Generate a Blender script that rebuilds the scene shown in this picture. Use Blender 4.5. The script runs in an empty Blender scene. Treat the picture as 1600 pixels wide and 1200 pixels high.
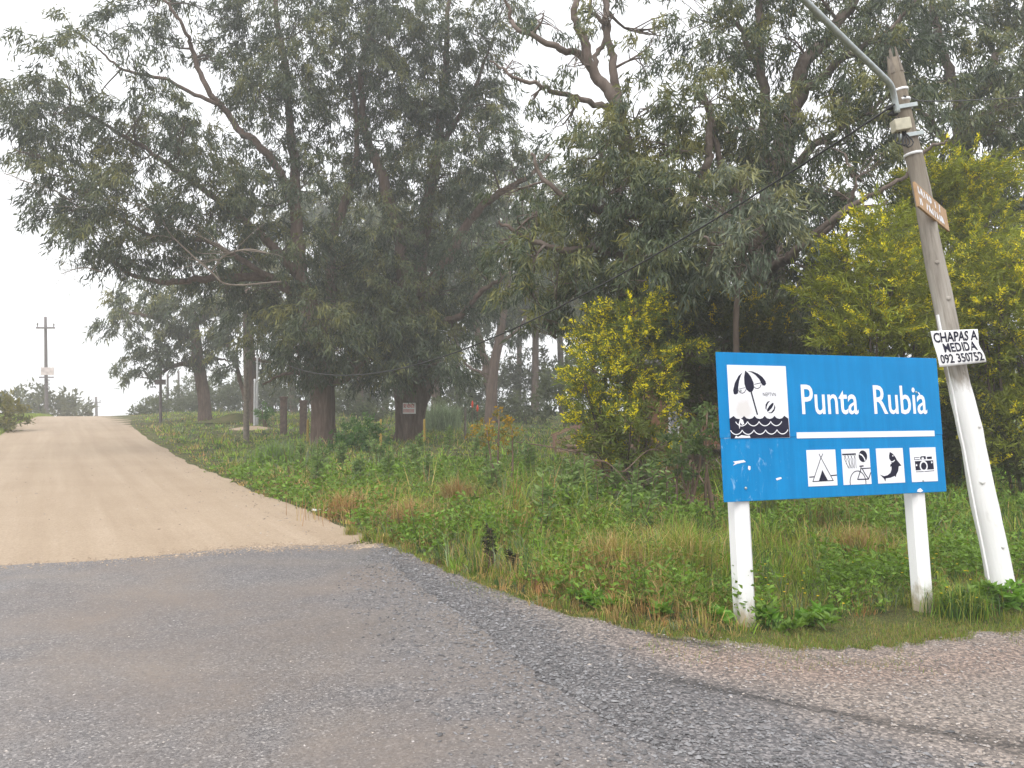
import bpy, bmesh, math, random
import numpy as np
from mathutils import Vector, Matrix

# ------------------------------------------------------------------ camera, sky, sun, exposure
scene = bpy.context.scene
COL = scene.collection
rng = np.random.default_rng(7)
random.seed(7)
R = math.radians

CAM_Z, FPX, PITCH = 1.6, 1200.0, R(1.9)
cam_data = bpy.data.cameras.new('camera')
cam_data.sensor_width = 36.0
cam_data.lens = 36.0 * FPX / 1600.0
cam_data.clip_start = 0.05
cam_data.clip_end = 3000.0
cam = bpy.data.objects.new('camera', cam_data)
COL.objects.link(cam)
cam.location = (0, 0, CAM_Z)
cam.rotation_euler = (math.pi / 2 + PITCH, 0, 0)
scene.camera = cam

SUN_EL, SUN_AZ = R(58), R(200)          # azimuth clockwise from +Y (high, behind the camera, diffused by fog)
world = bpy.data.worlds.new('World')
scene.world = world
world.use_nodes = True
wn, wl = world.node_tree.nodes, world.node_tree.links
wn.clear()
w_out = wn.new('ShaderNodeOutputWorld')
w_bg = wn.new('ShaderNodeBackground')
w_sky = wn.new('ShaderNodeTexSky')
w_sky.sky_type = 'NISHITA'
w_sky.sun_disc = False
w_sky.sun_elevation = SUN_EL
w_sky.sun_rotation = SUN_AZ
w_sky.air_density = 1.0
w_sky.dust_density = 6.0
w_hsv = wn.new('ShaderNodeHueSaturation')
w_hsv.inputs['Saturation'].default_value = 0.16
w_mix = wn.new('ShaderNodeMixRGB')
w_mix.inputs['Fac'].default_value = 0.72
w_mix.inputs['Color2'].default_value = (11.2, 11.35, 11.7, 1)   # even white fog veil over the sky
wl.new(w_sky.outputs[0], w_hsv.inputs['Color'])
wl.new(w_hsv.outputs[0], w_mix.inputs['Color1'])
wl.new(w_mix.outputs[0], w_bg.inputs['Color'])
w_bg.inputs['Strength'].default_value = 0.105
wl.new(w_bg.outputs[0], w_out.inputs['Surface'])

sun_data = bpy.data.lights.new('sun', 'SUN')
sun_data.energy = 1.5
sun_data.angle = R(50)
sun_data.color = (1.0, 0.97, 0.93)
sun = bpy.data.objects.new('sun', sun_data)
COL.objects.link(sun)
sd = Vector((math.sin(SUN_AZ) * math.cos(SUN_EL), math.cos(SUN_AZ) * math.cos(SUN_EL), math.sin(SUN_EL)))
sun.rotation_euler = sd.to_track_quat('Z', 'Y').to_euler()
sun.location = (0, 0, 60)

scene.view_settings.view_transform = 'Standard'
scene.view_settings.look = 'None'
scene.view_settings.gamma = 1.0
scene.view_settings.exposure = 0.7
scene.render.engine = 'CYCLES'
scene.cycles.use_denoising = True
scene.cycles.max_bounces = 8
scene.cycles.diffuse_bounces = 3
scene.cycles.glossy_bounces = 2
scene.cycles.transmission_bounces = 3
scene.cycles.volume_bounces = 3
scene.cycles.caustics_reflective = False
scene.cycles.caustics_refractive = False

# ------------------------------------------------------------------ helpers
def at(px, py, D):
    """world point seen at photo pixel (px, py) at distance D along the view axis"""
    x = (px - 800.0) / FPX * D
    v = (600.0 - py) / FPX * D
    return np.array([x, D * math.cos(PITCH) - v * math.sin(PITCH), CAM_Z + D * math.sin(PITCH) + v * math.cos(PITCH)])

def ss(a, b, x):
    u = np.clip((np.asarray(x, float) - a) / (b - a), 0, 1)
    return u * u * (3 - 2 * u)

EX, EY = -0.509, 0.861                    # direction of the dirt road
def st(x, y):
    return EX * x + EY * y, EY * x - EX * y
def xy(s, t):
    return EX * s + EY * t, EY * s - EX * t

def terr(x, y):
    x = np.asarray(x, float); y = np.asarray(y, float)
    s, t = st(x, y)
    z = 1.08 * ss(18, 66, s)
    f = np.maximum(0, s - 66)
    z = z - np.minimum(0.0016 * f * f, 0.05 * f + 0 * f) * (f > 0) * 0.9
    z = np.maximum(z, -14)
    z = z + 0.28 * ss(3.6, 9, t) * ss(8, 30, s)
    z = z + 0.35 * ss(2.8, 6, -t) * ss(20, 45, s)
    z = z - 0.09 * ss(0.9, 2.8, x) * (1 - ss(9, 14, y)) * ss(3.6, 5, y)
    return z

def vnoise(x, y, scale, seed=0):
    """smooth 2-D value noise, 0..1"""
    x = np.asarray(x, float) * scale + seed * 17.31
    y = np.asarray(y, float) * scale + seed * 7.77
    xi, yi = np.floor(x), np.floor(y)
    xf, yf = x - xi, y - yi
    def h(a, b):
        n = np.sin(a * 127.1 + b * 311.7 + seed * 3.1) * 43758.5453
        return n - np.floor(n)
    u, v = xf * xf * (3 - 2 * xf), yf * yf * (3 - 2 * yf)
    return (h(xi, yi) * (1 - u) + h(xi + 1, yi) * u) * (1 - v) + (h(xi, yi + 1) * (1 - u) + h(xi + 1, yi + 1) * u) * v

def fbm(x, y, scale, seed=0, o=3):
    r, a, tot = 0, 1.0, 0
    for k in range(o):
        r = r + a * vnoise(x, y, scale * 2 ** k, seed + k); tot += a; a *= 0.5
    return r / tot

def ground_at(px, py):
    """where the ray through a photo pixel meets the terrain"""
    lo = 2.0
    for D in np.arange(2.0, 120, 0.05):
        p = at(px, py, D)
        if p[2] <= terr(p[0], p[1]):
            return p
    return at(px, py, 60)

class MB:
    """collects faces for ONE mesh object"""
    def __init__(self):
        self.v, self.q, self.t, self.cq, self.ct, self.n = [], [], [], [], [], 0
    def add(self, v, q=None, t=None, col=None):
        v = np.asarray(v, float).reshape(-1, 3)
        self.v.append(v)
        if q is not None and len(q):
            q = np.asarray(q, int).reshape(-1, 4); self.q.append(q + self.n)
            if col is not None: self.cq.append(np.broadcast_to(np.asarray(col, float), (len(q), 3)))
        if t is not None and len(t):
            t = np.asarray(t, int).reshape(-1, 3); self.t.append(t + self.n)
            if col is not None: self.ct.append(np.broadcast_to(np.asarray(col, float), (len(t), 3)))
        self.n += len(v)
        return self
    def build(self, name, mat, parent=None, smooth=False):
        v = np.concatenate(self.v) if self.v else np.zeros((0, 3))
        q = np.concatenate(self.q) if self.q else np.zeros((0, 4), int)
        t = np.concatenate(self.t) if self.t else np.zeros((0, 3), int)
        me = bpy.data.meshes.new(name)
        nq, nt = len(q), len(t)
        me.vertices.add(len(v)); me.vertices.foreach_set('co', v.astype(np.float32).ravel())
        me.loops.add(nq * 4 + nt * 3)
        me.loops.foreach_set('vertex_index', np.concatenate([q.ravel(), t.ravel()]).astype(np.int32))
        me.polygons.add(nq + nt)
        starts = np.concatenate([np.arange(nq) * 4, nq * 4 + np.arange(nt) * 3]).astype(np.int32)
        me.polygons.foreach_set('loop_start', starts)
        me.polygons.foreach_set('loop_total', np.concatenate([np.full(nq, 4), np.full(nt, 3)]).astype(np.int32))
        if self.cq or self.ct:
            c = np.concatenate(([np.concatenate(self.cq)] if self.cq else []) + ([np.concatenate(self.ct)] if self.ct else []))
            a = me.attributes.new('Col', 'FLOAT_COLOR', 'FACE')
            a.data.foreach_set('color', np.hstack([c, np.ones((len(c), 1))]).astype(np.float32).ravel())
        me.polygons.foreach_set('use_smooth', np.full(nq + nt, smooth))
        me.update(calc_edges=True)
        me.validate()
        if mat: me.materials.append(mat)
        o = bpy.data.objects.new(name, me)
        COL.objects.link(o)
        if parent: o.parent = parent
        return o

def tag(o, label=None, cat=None, group=None, kind=None):
    if label: o['label'] = label
    if cat: o['category'] = cat
    if group: o['group'] = group
    if kind: o['kind'] = kind
    return o

def thing(name, label, cat, group=None, loc=(0, 0, 0)):
    e = bpy.data.objects.new(name, None)
    e.empty_display_size = 0.2
    COL.objects.link(e)
    e.location = loc
    return tag(e, label, cat, group)

def reparent(o, p):
    """parent keeping world coordinates baked in the mesh (the thing's empty may stand elsewhere)"""
    o.parent = p
    o.matrix_parent_inverse = Matrix.Translation(-Vector(p.location))
    return o

def smooth_path(P, n):
    P = np.asarray(P, float)
    if len(P) == 2:
        return P[0] + (P[1] - P[0]) * np.linspace(0, 1, n)[:, None]
    Q = np.vstack([2 * P[0] - P[1], P, 2 * P[-1] - P[-2]])
    out = []
    for u in np.linspace(0, len(P) - 1 - 1e-6, n):
        i = int(u); f = u - i
        p0, p1, p2, p3 = Q[i], Q[i + 1], Q[i + 2], Q[i + 3]
        out.append(0.5 * ((2 * p1) + (-p0 + p2) * f + (2 * p0 - 5 * p1 + 4 * p2 - p3) * f * f + (-p0 + 3 * p1 - 3 * p2 + p3) * f ** 3))
    return np.array(out)

def tube(mb, P, rad, sides=6, lobes=0.0, seed=0, cap=True, col=None):
    P = np.asarray(P, float); m = len(P)
    rad = np.broadcast_to(np.asarray(rad, float), (m,))
    T = np.gradient(P, axis=0); T /= np.linalg.norm(T, axis=1)[:, None] + 1e-9
    ref = np.array([0.13, 0.99, 0.05]) if abs(T[:, 1]).mean() < 0.8 else np.array([1.0, 0.1, 0.1])
    A = np.cross(T, ref); A /= np.linalg.norm(A, axis=1)[:, None] + 1e-9
    B = np.cross(T, A)
    th = np.arange(sides) * 2 * math.pi / sides
    rr = rad[:, None] * np.ones((1, sides))
    if lobes:
        k = np.arange(m)[:, None] * 0.22
        rr = rr * (1 + lobes * (0.5 * np.sin(3 * th + seed + k * 0.7) + 0.35 * np.sin(5 * th + 2.1 * seed - k) + 0.35 * np.sin(9 * th + seed * 0.7 + k * 1.7) + 0.3 * (rng.random((m, sides)) - 0.5)))
    V = P[:, None, :] + rr[..., None] * (np.cos(th)[None, :, None] * A[:, None, :] + np.sin(th)[None, :, None] * B[:, None, :])
    i = np.arange(m - 1)[:, None] * sides; j = np.arange(sides)[None, :]; j2 = (j + 1) % sides
    q = np.stack([i + j, i + j2, i + sides + j2, i + sides + j], -1).reshape(-1, 4)
    V = V.reshape(-1, 3)
    t = None
    if cap:
        V = np.vstack([V, P[0], P[-1]])
        a = m * sides
        jj = np.arange(sides); jn = (jj + 1) % sides
        t = np.vstack([np.stack([np.full(sides, a), jn, jj], -1), np.stack([np.full(sides, a + 1), (m - 1) * sides + jj, (m - 1) * sides + jn], -1)])
    mb.add(V, q, t, col)
    return mb

def box(mb, c, sx, sy, sz, M=None, col=None):
    v = np.array([[x, y, z] for z in (-.5, .5) for y in (-.5, .5) for x in (-.5, .5)]) * [sx, sy, sz]
    if M is not None: v = v @ np.asarray(M).T
    v = v + np.asarray(c)
    mb.add(v, [[0, 2, 3, 1], [4, 5, 7, 6], [0, 1, 5, 4], [2, 6, 7, 3], [0, 4, 6, 2], [1, 3, 7, 5]], None, col)
    return mb

def bevel(o, w, seg=2):
    m = o.modifiers.new('bevel', 'BEVEL'); m.width = w; m.segments = seg; m.limit_method = 'ANGLE'
    return o

# ------------------------------------------------------------------ materials
def newmat(name):
    m = bpy.data.materials.new(name); m.use_nodes = True
    n, l = m.node_tree.nodes, m.node_tree.links
    b = n['Principled BSDF']
    return m, n, l, b

def ramp(n, l, src, stops):
    r = n.new('ShaderNodeValToRGB'); e = r.color_ramp.elements
    while len(e) < len(stops): e.new(0.5)
    for k, (p, c) in enumerate(stops):
        e[k].position = p; e[k].color = (*c, 1) if len(c) == 3 else c
    l.new(src, r.inputs[0]); return r.outputs[0]

def noise(n, l, vec, scale, detail=4, rough=0.55, dist=0.0):
    t = n.new('ShaderNodeTexNoise'); t.inputs['Scale'].default_value = scale
    t.inputs['Detail'].default_value = detail; t.inputs['Roughness'].default_value = rough
    t.inputs['Distortion'].default_value = dist
    if vec is not None: l.new(vec, t.inputs['Vector'])
    return t.outputs['Fac']

def mapping(n, l, scale=(1, 1, 1), rot=(0, 0, 0)):
    c = n.new('ShaderNodeTexCoord'); m = n.new('ShaderNodeMapping')
    m.inputs['Scale'].default_value = scale; m.inputs['Rotation'].default_value = rot
    l.new(c.outputs['Object'], m.inputs[0]); return m.outputs[0]

def mixc(n, l, fac, a, b, mode='MIX'):
    m = n.new('ShaderNodeMixRGB'); m.blend_type = mode
    for s, v in (('Fac', fac), ('Color1', a), ('Color2', b)):
        if isinstance(v, (int, float)): m.inputs[s].default_value = v
        elif isinstance(v, tuple): m.inputs[s].default_value = (*v, 1)
        else: l.new(v, m.inputs[s])
    return m.outputs[0]

def bump(n, l, b, h, strength=0.5, dist=0.02):
    k = n.new('ShaderNodeBump'); k.inputs['Strength'].default_value = strength; k.inputs['Distance'].default_value = dist
    l.new(h, k.inputs['Height']); l.new(k.outputs[0], b.inputs['Normal'])

def plain(name, c, rough=0.6, var=0.15, scale=6.0, metal=0.0, bmp=0.0):
    m, n, l, b = newmat(name)
    f = noise(n, l, mapping(n, l), scale, 5)
    lo = tuple(x * (1 - var) for x in c); hi = tuple(min(1, x * (1 + var)) for x in c)
    l.new(ramp(n, l, f, [(0.3, lo), (0.7, hi)]), b.inputs['Base Color'])
    b.inputs['Roughness'].default_value = rough; b.inputs['Metallic'].default_value = metal
    if bmp: bump(n, l, b, noise(n, l, mapping(n, l), scale * 6, 4), bmp, 0.004)
    return m

def leafmat(name, trans=0.3, rough=0.45, spec=0.35):
    m, n, l, b = newmat(name)
    a = n.new('ShaderNodeAttribute'); a.attribute_name = 'Col'
    l.new(a.outputs['Color'], b.inputs['Base Color'])
    b.inputs['Roughness'].default_value = rough
    b.inputs['Specular IOR Level'].default_value = spec
    t = n.new('ShaderNodeBsdfTranslucent')
    hs = n.new('ShaderNodeHueSaturation'); hs.inputs['Value'].default_value = 1.25; hs.inputs['Saturation'].default_value = 1.15
    l.new(a.outputs['Color'], hs.inputs['Color']); l.new(hs.outputs[0], t.inputs['Color'])
    mx = n.new('ShaderNodeMixShader'); mx.inputs[0].default_value = trans
    l.new(b.outputs[0], mx.inputs[1]); l.new(t.outputs[0], mx.inputs[2])
    l.new(mx.outputs[0], n['Material Output'].inputs['Surface'])
    return m

def barkmat(name, c1, c2, c3, sx=5.0, sz=0.7):
    m, n, l, b = newmat(name)
    v = mapping(n, l, (sx, sx, sz))
    f = noise(n, l, v, 2.0, 7, 0.65, 0.6)
    col = ramp(n, l, f, [(0.28, c1), (0.5, c2), (0.72, c3)])
    f2 = noise(n, l, mapping(n, l, (0.5, 0.5, 0.25)), 1.5, 3)
    col = mixc(n, l, f2, col, mixc(n, l, 0.6, col, tuple(0.5 * (a + d) for a, d in zip(c1, c3))))
    l.new(col, b.inputs['Base Color']); b.inputs['Roughness'].default_value = 0.85
    b.inputs['Specular IOR Level'].default_value = 0.2
    bump(n, l, b, f, 0.9, 0.08)
    return m

M = {}
M['leaf'] = leafmat('eucalyptus_leaf', 0.28, 0.42, 0.4)
M['grass'] = leafmat('grass_blade', 0.35, 0.5, 0.3)
M['flower'] = leafmat('yellow_blossom', 0.35, 0.7, 0.1)
M['bark'] = barkmat('fibrous_brown_bark', (0.045, 0.032, 0.026), (0.13, 0.088, 0.068), (0.24, 0.175, 0.145))
M['bark_smooth'] = barkmat('smooth_grey_bark', (0.07, 0.048, 0.038), (0.15, 0.112, 0.092), (0.26, 0.215, 0.185), 1.6, 0.5)
M['twig'] = plain('dark_twig', (0.09, 0.065, 0.05), 0.9, 0.35)
M['deadwood'] = plain('bleached_deadwood', (0.22, 0.18, 0.145), 0.9, 0.25)
M['deadstem'] = plain('brown_dead_stem', (0.15, 0.10, 0.07), 0.9, 0.35)
M['white_paint'] = plain('weathered_white_paint', (0.80, 0.80, 0.80), 0.55, 0.05, 9, 0, 0.25)
M['galv'] = plain('galvanised_steel', (0.42, 0.46, 0.46), 0.45, 0.12, 20, 0.55)
M['black_cable'] = plain('black_cable', (0.02, 0.02, 0.022), 0.6, 0.2)
M['ink'] = plain('navy_vinyl_print', (0.016, 0.016, 0.034), 0.6, 0.15); M['ink'].node_tree.nodes['Principled BSDF'].inputs['Specular IOR Level'].default_value = .15
M['vinyl'] = plain('white_vinyl', (0.78, 0.79, 0.83), 0.4, 0.04, 12)
M['post_wood'] = plain('old_grey_post_wood', (0.20, 0.17, 0.14), 0.9, 0.3, 12, 0, 0.4)
M['far_pole'] = plain('dark_treated_pole', (0.13, 0.11, 0.11), 0.85, 0.2, 4)
M['yellow_post'] = plain('yellow_painted_post', (0.42, 0.28, 0.05), 0.7, 0.2, 15)
M['cedar'] = plain('orange_cedar_boards', (0.27, 0.13, 0.07), 0.7, 0.3, 9)
M['stair_wood'] = plain('reddish_stair_wood', (0.22, 0.13, 0.09), 0.75, 0.3, 9)
M['roof'] = plain('dark_roof_sheet', (0.07, 0.065, 0.06), 0.7, 0.2)
M['red'] = plain('red_lettering', (0.55, 0.06, 0.05), 0.6, 0.1)
M['red_bloom'] = plain('red_flower_spike', (0.75, 0.08, 0.04), 0.6, 0.1)
M['litter'] = plain('white_plastic_scrap', (0.8, 0.8, 0.8), 0.4, 0.06)
M['brick'] = plain('worn_brown_masonry', (0.15, 0.105, 0.085), 0.9, 0.3, 8)

def make_asphalt():
    m, n, l, b = newmat('worn_chip_seal_asphalt')
    v = mapping(n, l)
    vo = n.new('ShaderNodeTexVoronoi'); vo.inputs['Scale'].default_value = 90; l.new(v, vo.inputs['Vector'])
    sep = n.new('ShaderNodeSeparateColor'); l.new(vo.outputs['Color'], sep.inputs[0])
    chips = ramp(n, l, sep.outputs[0], [(0.0, (0.035, 0.034, 0.036)), (0.5, (0.115, 0.110, 0.110)), (0.93, (0.20, 0.187, 0.18)), (1.0, (0.42, 0.395, 0.375))])
    fine = noise(n, l, v, 160, 3)
    chips = mixc(n, l, 0.3, chips, ramp(n, l, fine, [(0.3, (0.05, 0.048, 0.05)), (0.7, (0.24, 0.22, 0.22))]))
    dust = ramp(n, l, noise(n, l, v, 0.55, 6, 0.62, 0.4), [(0.40, (0, 0, 0)), (0.66, (1, 1, 1))])
    dustf = mixc(n, l, 0.62, dust, ramp(n, l, noise(n, l, v, 30, 4), [(.3, (.35, .35, .35)), (.7, (1, 1, 1))]), 'MULTIPLY')
    col = mixc(n, l, dustf, chips, (0.175, 0.143, 0.118))
    dark = ramp(n, l, noise(n, l, mapping(n, l, (0.5, 1.2, 1)), 0.8, 5, 0.6, 0.8), [(0.35, (1.18, 1.17, 1.16)), (0.62, (1.06, 1.05, 1.06))])
    col = mixc(n, l, 1.0, col, dark, 'MULTIPLY')
    l.new(col, b.inputs['Base Color'])
    ro = ramp(n, l, noise(n, l, v, 0.4, 4), [(0.35, (0.42, 0.42, 0.42)), (0.62, (0.72, 0.72, 0.72))])
    l.new(ro, b.inputs['Roughness'])
    h = mixc(n, l, 0.5, sep.outputs[1], fine)
    bump(n, l, b, h, 0.75, 0.008)
    return m
M['asphalt'] = make_asphalt()

def make_dirt():
    m, n, l, b = newmat('packed_sandy_dirt')
    v = mapping(n, l)
    vs = mapping(n, l, (0.7, 22.0, 1), (0, 0, R(30.6))); vs.node.vector_type = 'TEXTURE'     # wheel tracks run along the road
    tr = noise(n, l, vs, 1.4, 5, 0.6, 0.3)
    col = ramp(n, l, tr, [(0.28, (0.31, 0.235, 0.165)), (0.5, (0.35, 0.272, 0.195)), (0.72, (0.39, 0.308, 0.228))])
    blot = ramp(n, l, noise(n, l, v, 0.35, 6, 0.65), [(0.35, (0.93, 0.92, 0.91)), (0.65, (1.03, 1.03, 1.03))])
    col = mixc(n, l, 1.0, col, blot, 'MULTIPLY')
    gr = noise(n, l, v, 45, 4)
    col = mixc(n, l, 0.5, col, mixc(n, l, 1.0, col, ramp(n, l, gr, [(0.3, (0.6, 0.58, 0.56)), (0.7, (1.25, 1.25, 1.25))]), 'MULTIPLY'))
    l.new(col, b.inputs['Base Color']); b.inputs['Roughness'].default_value = 0.85
    b.inputs['Specular IOR Level'].default_value = 0.25
    bump(n, l, b, mixc(n, l, 0.35, noise(n, l, v, 5, 6, 0.6), gr), 0.6, 0.03)
    return m
M['dirt'] = make_dirt()

def make_shoulder():
    m, n, l, b = newmat('gravel_and_earth')
    v = mapping(n, l)
    vo = n.new('ShaderNodeTexVoronoi'); vo.inputs['Scale'].default_value = 70; l.new(v, vo.inputs['Vector'])
    sep = n.new('ShaderNodeSeparateColor'); l.new(vo.outputs['Color'], sep.inputs[0])
    a = n.new('ShaderNodeAttribute'); a.attribute_name = 'Col'
    stones = ramp(n, l, sep.outputs[0], [(0.0, (0.45, 0.45, 0.47)), (0.6, (1.0, 1.0, 1.0)), (1.0, (1.9, 1.88, 1.85))])
    col = mixc(n, l, 1.0, a.outputs['Color'], stones, 'MULTIPLY')
    l.new(col, b.inputs['Base Color']); b.inputs['Roughness'].default_value = 0.75
    bump(n, l, b, sep.outputs[1], 0.9, 0.012)
    return m
M['shoulder'] = make_shoulder()
M['stone'] = leafmat('crushed_stone', 0.0, 0.6, 0.3)

def make_ground():
    m, n, l, b = newmat('weedy_earth')
    v = mapping(n, l)
    f = noise(n, l, v, 1.3, 6, 0.65)
    col = ramp(n, l, f, [(0.3, (0.055, 0.05, 0.025)), (0.5, (0.085, 0.095, 0.032)), (0.7, (0.15, 0.12, 0.06))])
    g = noise(n, l, v, 40, 3)
    col = mixc(n, l, 1.0, col, ramp(n, l, g, [(0.3, (0.55, 0.55, 0.55)), (0.7, (1.3, 1.3, 1.3))]), 'MULTIPLY')
    l.new(col, b.inputs['Base Color']); b.inputs['Roughness'].default_value = 0.95
    b.inputs['Specular IOR Level'].default_value = 0.1
    bump(n, l, b, g, 0.8, 0.03)
    return m
M['ground'] = make_ground()

def make_blue():
    m, n, l, b = newmat('blue_reflective_sheet')
    v = mapping(n, l)
    base = ramp(n, l, noise(n, l, v, 3.0, 4), [(0.3, (0.0, 0.205, 0.49)), (0.7, (0.004, 0.235, 0.55))])
    base = mixc(n, l, 1.0, base, ramp(n, l, noise(n, l, mapping(n, l, (11, 11, .8)), 1.5, 6, .65), [(.35, (.86, .88, .9)), (.65, (1.04, 1.03, 1.02))]), 'MULTIPLY')
    # scuffs, where the vinyl has been scraped (lower left of the board)
    x = n.new('ShaderNodeSeparateXYZ'); c = n.new('ShaderNodeTexCoord'); l.new(c.outputs['Object'], x.inputs[0])
    reg = n.new('ShaderNodeMapRange'); reg.inputs[1].default_value = 0.85; reg.inputs[2].default_value = 0.30
    l.new(x.outputs[0], reg.inputs[0])
    reg2 = n.new('ShaderNodeMapRange'); reg2.inputs[1].default_value = 0.55; reg2.inputs[2].default_value = 0.40
    l.new(x.outputs[2], reg2.inputs[0])
    sc = noise(n, l, mapping(n, l, (9, 9, 4.5), (0, R(25), 0)), 1.6, 8, 0.72, 0.5)
    scr = ramp(n, l, sc, [(0.59, (0, 0, 0)), (0.70, (1, 1, 1))])
    mu = mixc(n, l, 1.0, mixc(n, l, 1.0, reg.outputs[0], reg2.outputs[0], 'MULTIPLY'), scr, 'MULTIPLY')
    mu = mixc(n, l, 1.0, mu, (0.6, 0.6, 0.6), 'MULTIPLY')
    l.new(mixc(n, l, mu, base, (0.42, 0.60, 0.78)), b.inputs['Base Color'])
    b.inputs['Roughness'].default_value = 0.5
    b.inputs['Specular IOR Level'].default_value = 0.15
    return m
M['blue'] = make_blue()

def make_pole():
    m, n, l, b = newmat('grey_pole_wood_limewashed_foot')
    v = mapping(n, l, (9, 9, 0.7))
    f = noise(n, l, v, 2.2, 7, 0.65, 0.5)
    wood = ramp(n, l, f, [(0.25, (0.16, 0.135, 0.11)), (0.5, (0.33, 0.30, 0.26)), (0.75, (0.47, 0.44, 0.40))])
    c = n.new('ShaderNodeTexCoord'); x = n.new('ShaderNodeSeparateXYZ'); l.new(c.outputs['Object'], x.inputs[0])
    top = n.new('ShaderNodeMapRange'); top.inputs[1].default_value = 2.7; top.inputs[2].default_value = 4.6
    l.new(x.outputs[2], top.inputs[0])
    wood = mixc(n, l, top.outputs[0], wood, mixc(n, l, 1.0, wood, (0.55, 0.50, 0.43), 'MULTIPLY'))
    nz = noise(n, l, mapping(n, l, (5, 5, 1.2)), 3.0, 6, 0.7)
    ad = n.new('ShaderNodeMath'); ad.operation = 'MULTIPLY_ADD'; ad.inputs[1].default_value = 0.5; l.new(nz, ad.inputs[0]); l.new(x.outputs[2], ad.inputs[2])
    lime = ramp(n, l, ad.outputs[0], [(0.0, (1, 1, 1)), (1.0, (0, 0, 0))])
    mr = n.new('ShaderNodeMapRange'); mr.inputs[1].default_value = 2.27; mr.inputs[2].default_value = 2.12
    l.new(ad.outputs[0], mr.inputs[0])
    paint = ramp(n, l, noise(n, l, mapping(n, l, (6, 6, 2)), 2.0, 5), [(0.25, (0.62, 0.61, 0.58)), (0.42, (0.80, 0.80, 0.79))])
    l.new(mixc(n, l, mr.outputs[0], wood, paint), b.inputs['Base Color'])
    b.inputs['Roughness'].default_value = 0.8
    bump(n, l, b, f, 0.5, 0.012)
    return m
M['pole'] = make_pole()

# ------------------------------------------------------------------ ground, roads
def axis(nn, ext, k):
    u = np.linspace(-1, 1, nn); return np.sinh(u * k) / np.sinh(k) * ext
gx = axis(190, 520, 6.0) + 1.0
gy = axis(190, 520, 6.0) + 9.0
X, Y = np.meshgrid(gx, gy)
Z = terr(X, Y) + 0.03 * (fbm(X, Y, 0.5, 3) - 0.5) * ss(3.6, 6, st(X, Y)[1]) * ss(6.5, 9, Y)
n1 = len(gx); idx = np.arange(n1 * n1).reshape(n1, n1)
q = np.stack([idx[:-1, :-1], idx[:-1, 1:], idx[1:, 1:], idx[1:, :-1]], -1).reshape(-1, 4)
tag(MB().add(np.stack([X, Y, Z], -1).reshape(-1, 3), q).build('ground', M['ground'], smooth=True), kind='structure')

def strip(name, A, B, rows, lift, mat, colfn=None, warp=1.0):
    m = len(A); W = np.linspace(0, 1, rows) ** warp
    P = A[:, None, :] + (B - A)[:, None, :] * W[None, :, None]
    z = terr(P[..., 0], P[..., 1]) + lift
    V = np.dstack([P, z])
    idx = np.arange(m * rows).reshape(m, rows)
    q = np.stack([idx[:-1, :-1], idx[1:, :-1], idx[1:, 1:], idx[:-1, 1:]], -1).reshape(-1, 4)
    mb = MB(); col = None
    if colfn is not None:
        cen = V.reshape(-1, 3)[q].mean(1); col = colfn(cen[:, 0], cen[:, 1])
    mb.add(V.reshape(-1, 3), q, None, col)
    return mb.build(name, mat, smooth=True)

# dirt road: straight to the crest, then bending right and downhill
sv = np.concatenate([np.arange(6.5, 30, 0.25), np.arange(30, 150, 0.8)])
bend = 0.012 * np.maximum(0, sv - 62) ** 2 * 0.55
tl = -2.42 + 0.3 * (fbm(sv, sv * 0, 0.5, 5) - 0.5) + bend + 0.75 * ss(44, 62, sv) + .35 * ss(20, 32, sv)
tr_ = 3.35 + 0.28 * (fbm(sv, sv * 0, 0.6, 9) - 0.5) + 0.12 * (vnoise(sv, sv * 0, 3.0, 2) - 0.5) + bend + 1.2 * ss(40, 66, sv)
tr_ = tr_ - 3.0 * (1 - ss(7.4, 9.3, sv))
tl = tl - 6.0 * (1 - ss(8, 15.5, sv))          # the mouth of the road flares out to the left
A = np.stack(xy(sv, tl), -1); B = np.stack(xy(sv, tr_), -1)
tag(strip('dirt_road', A, B, 26, 0.008, M['dirt']), kind='structure')
def road_right(s):
    return np.interp(s, sv, tr_)
def road_left(s):
    return np.interp(s, sv, tl)

# asphalt mouth in the foreground
outer = np.array([(-45, -5.5), (-30, -0.6), (-12, 5.55), (-5.2, 7.84), (-3.3, 8.73), (-2.6, 8.98), (-1.62, 9.12), (-1.36, 8.6), (-0.98, 7.4), (-0.62, 6.45), (-0.28, 5.65), (0.02, 4.9), (0.30, 4.27), (0.80, 3.43), (1.7, 2.35), (3.5, 1.2), (7, 0.2), (12, -.7), (30, -2.5), (45, -4)])
po = smooth_path(outer, 700)
tang = np.gradient(po, axis=0); tang /= np.linalg.norm(tang, axis=1)[:, None]
nor = np.stack([-tang[:, 1], tang[:, 0]], -1)
arc = np.cumsum(np.r_[0, np.linalg.norm(np.diff(po, axis=0), axis=1)])
po = po + nor * ((fbm(arc, arc * 0, 0.9, 4) - 0.5) * 0.22 + (vnoise(arc, arc * 0, 6, 8) - 0.5) * 0.08)[:, None]
from mathutils.geometry import tessellate_polygon
ring = np.vstack([po, [(45, -16), (-45, -16)]])
ring3 = [Vector((a, b, 0)) for a, b in ring]
tris = tessellate_polygon([ring3])
Va = np.column_stack([ring, np.full(len(ring), 0.016)])
Ta = np.array(tris); fl_ = np.cross(Va[Ta[:, 1]] - Va[Ta[:, 0]], Va[Ta[:, 2]] - Va[Ta[:, 0]])[:, 2] < 0
Ta[fl_] = Ta[fl_][:, ::-1]
tag(MB().add(Va, None, Ta).build('asphalt_road', M['asphalt']), kind='structure')

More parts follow.
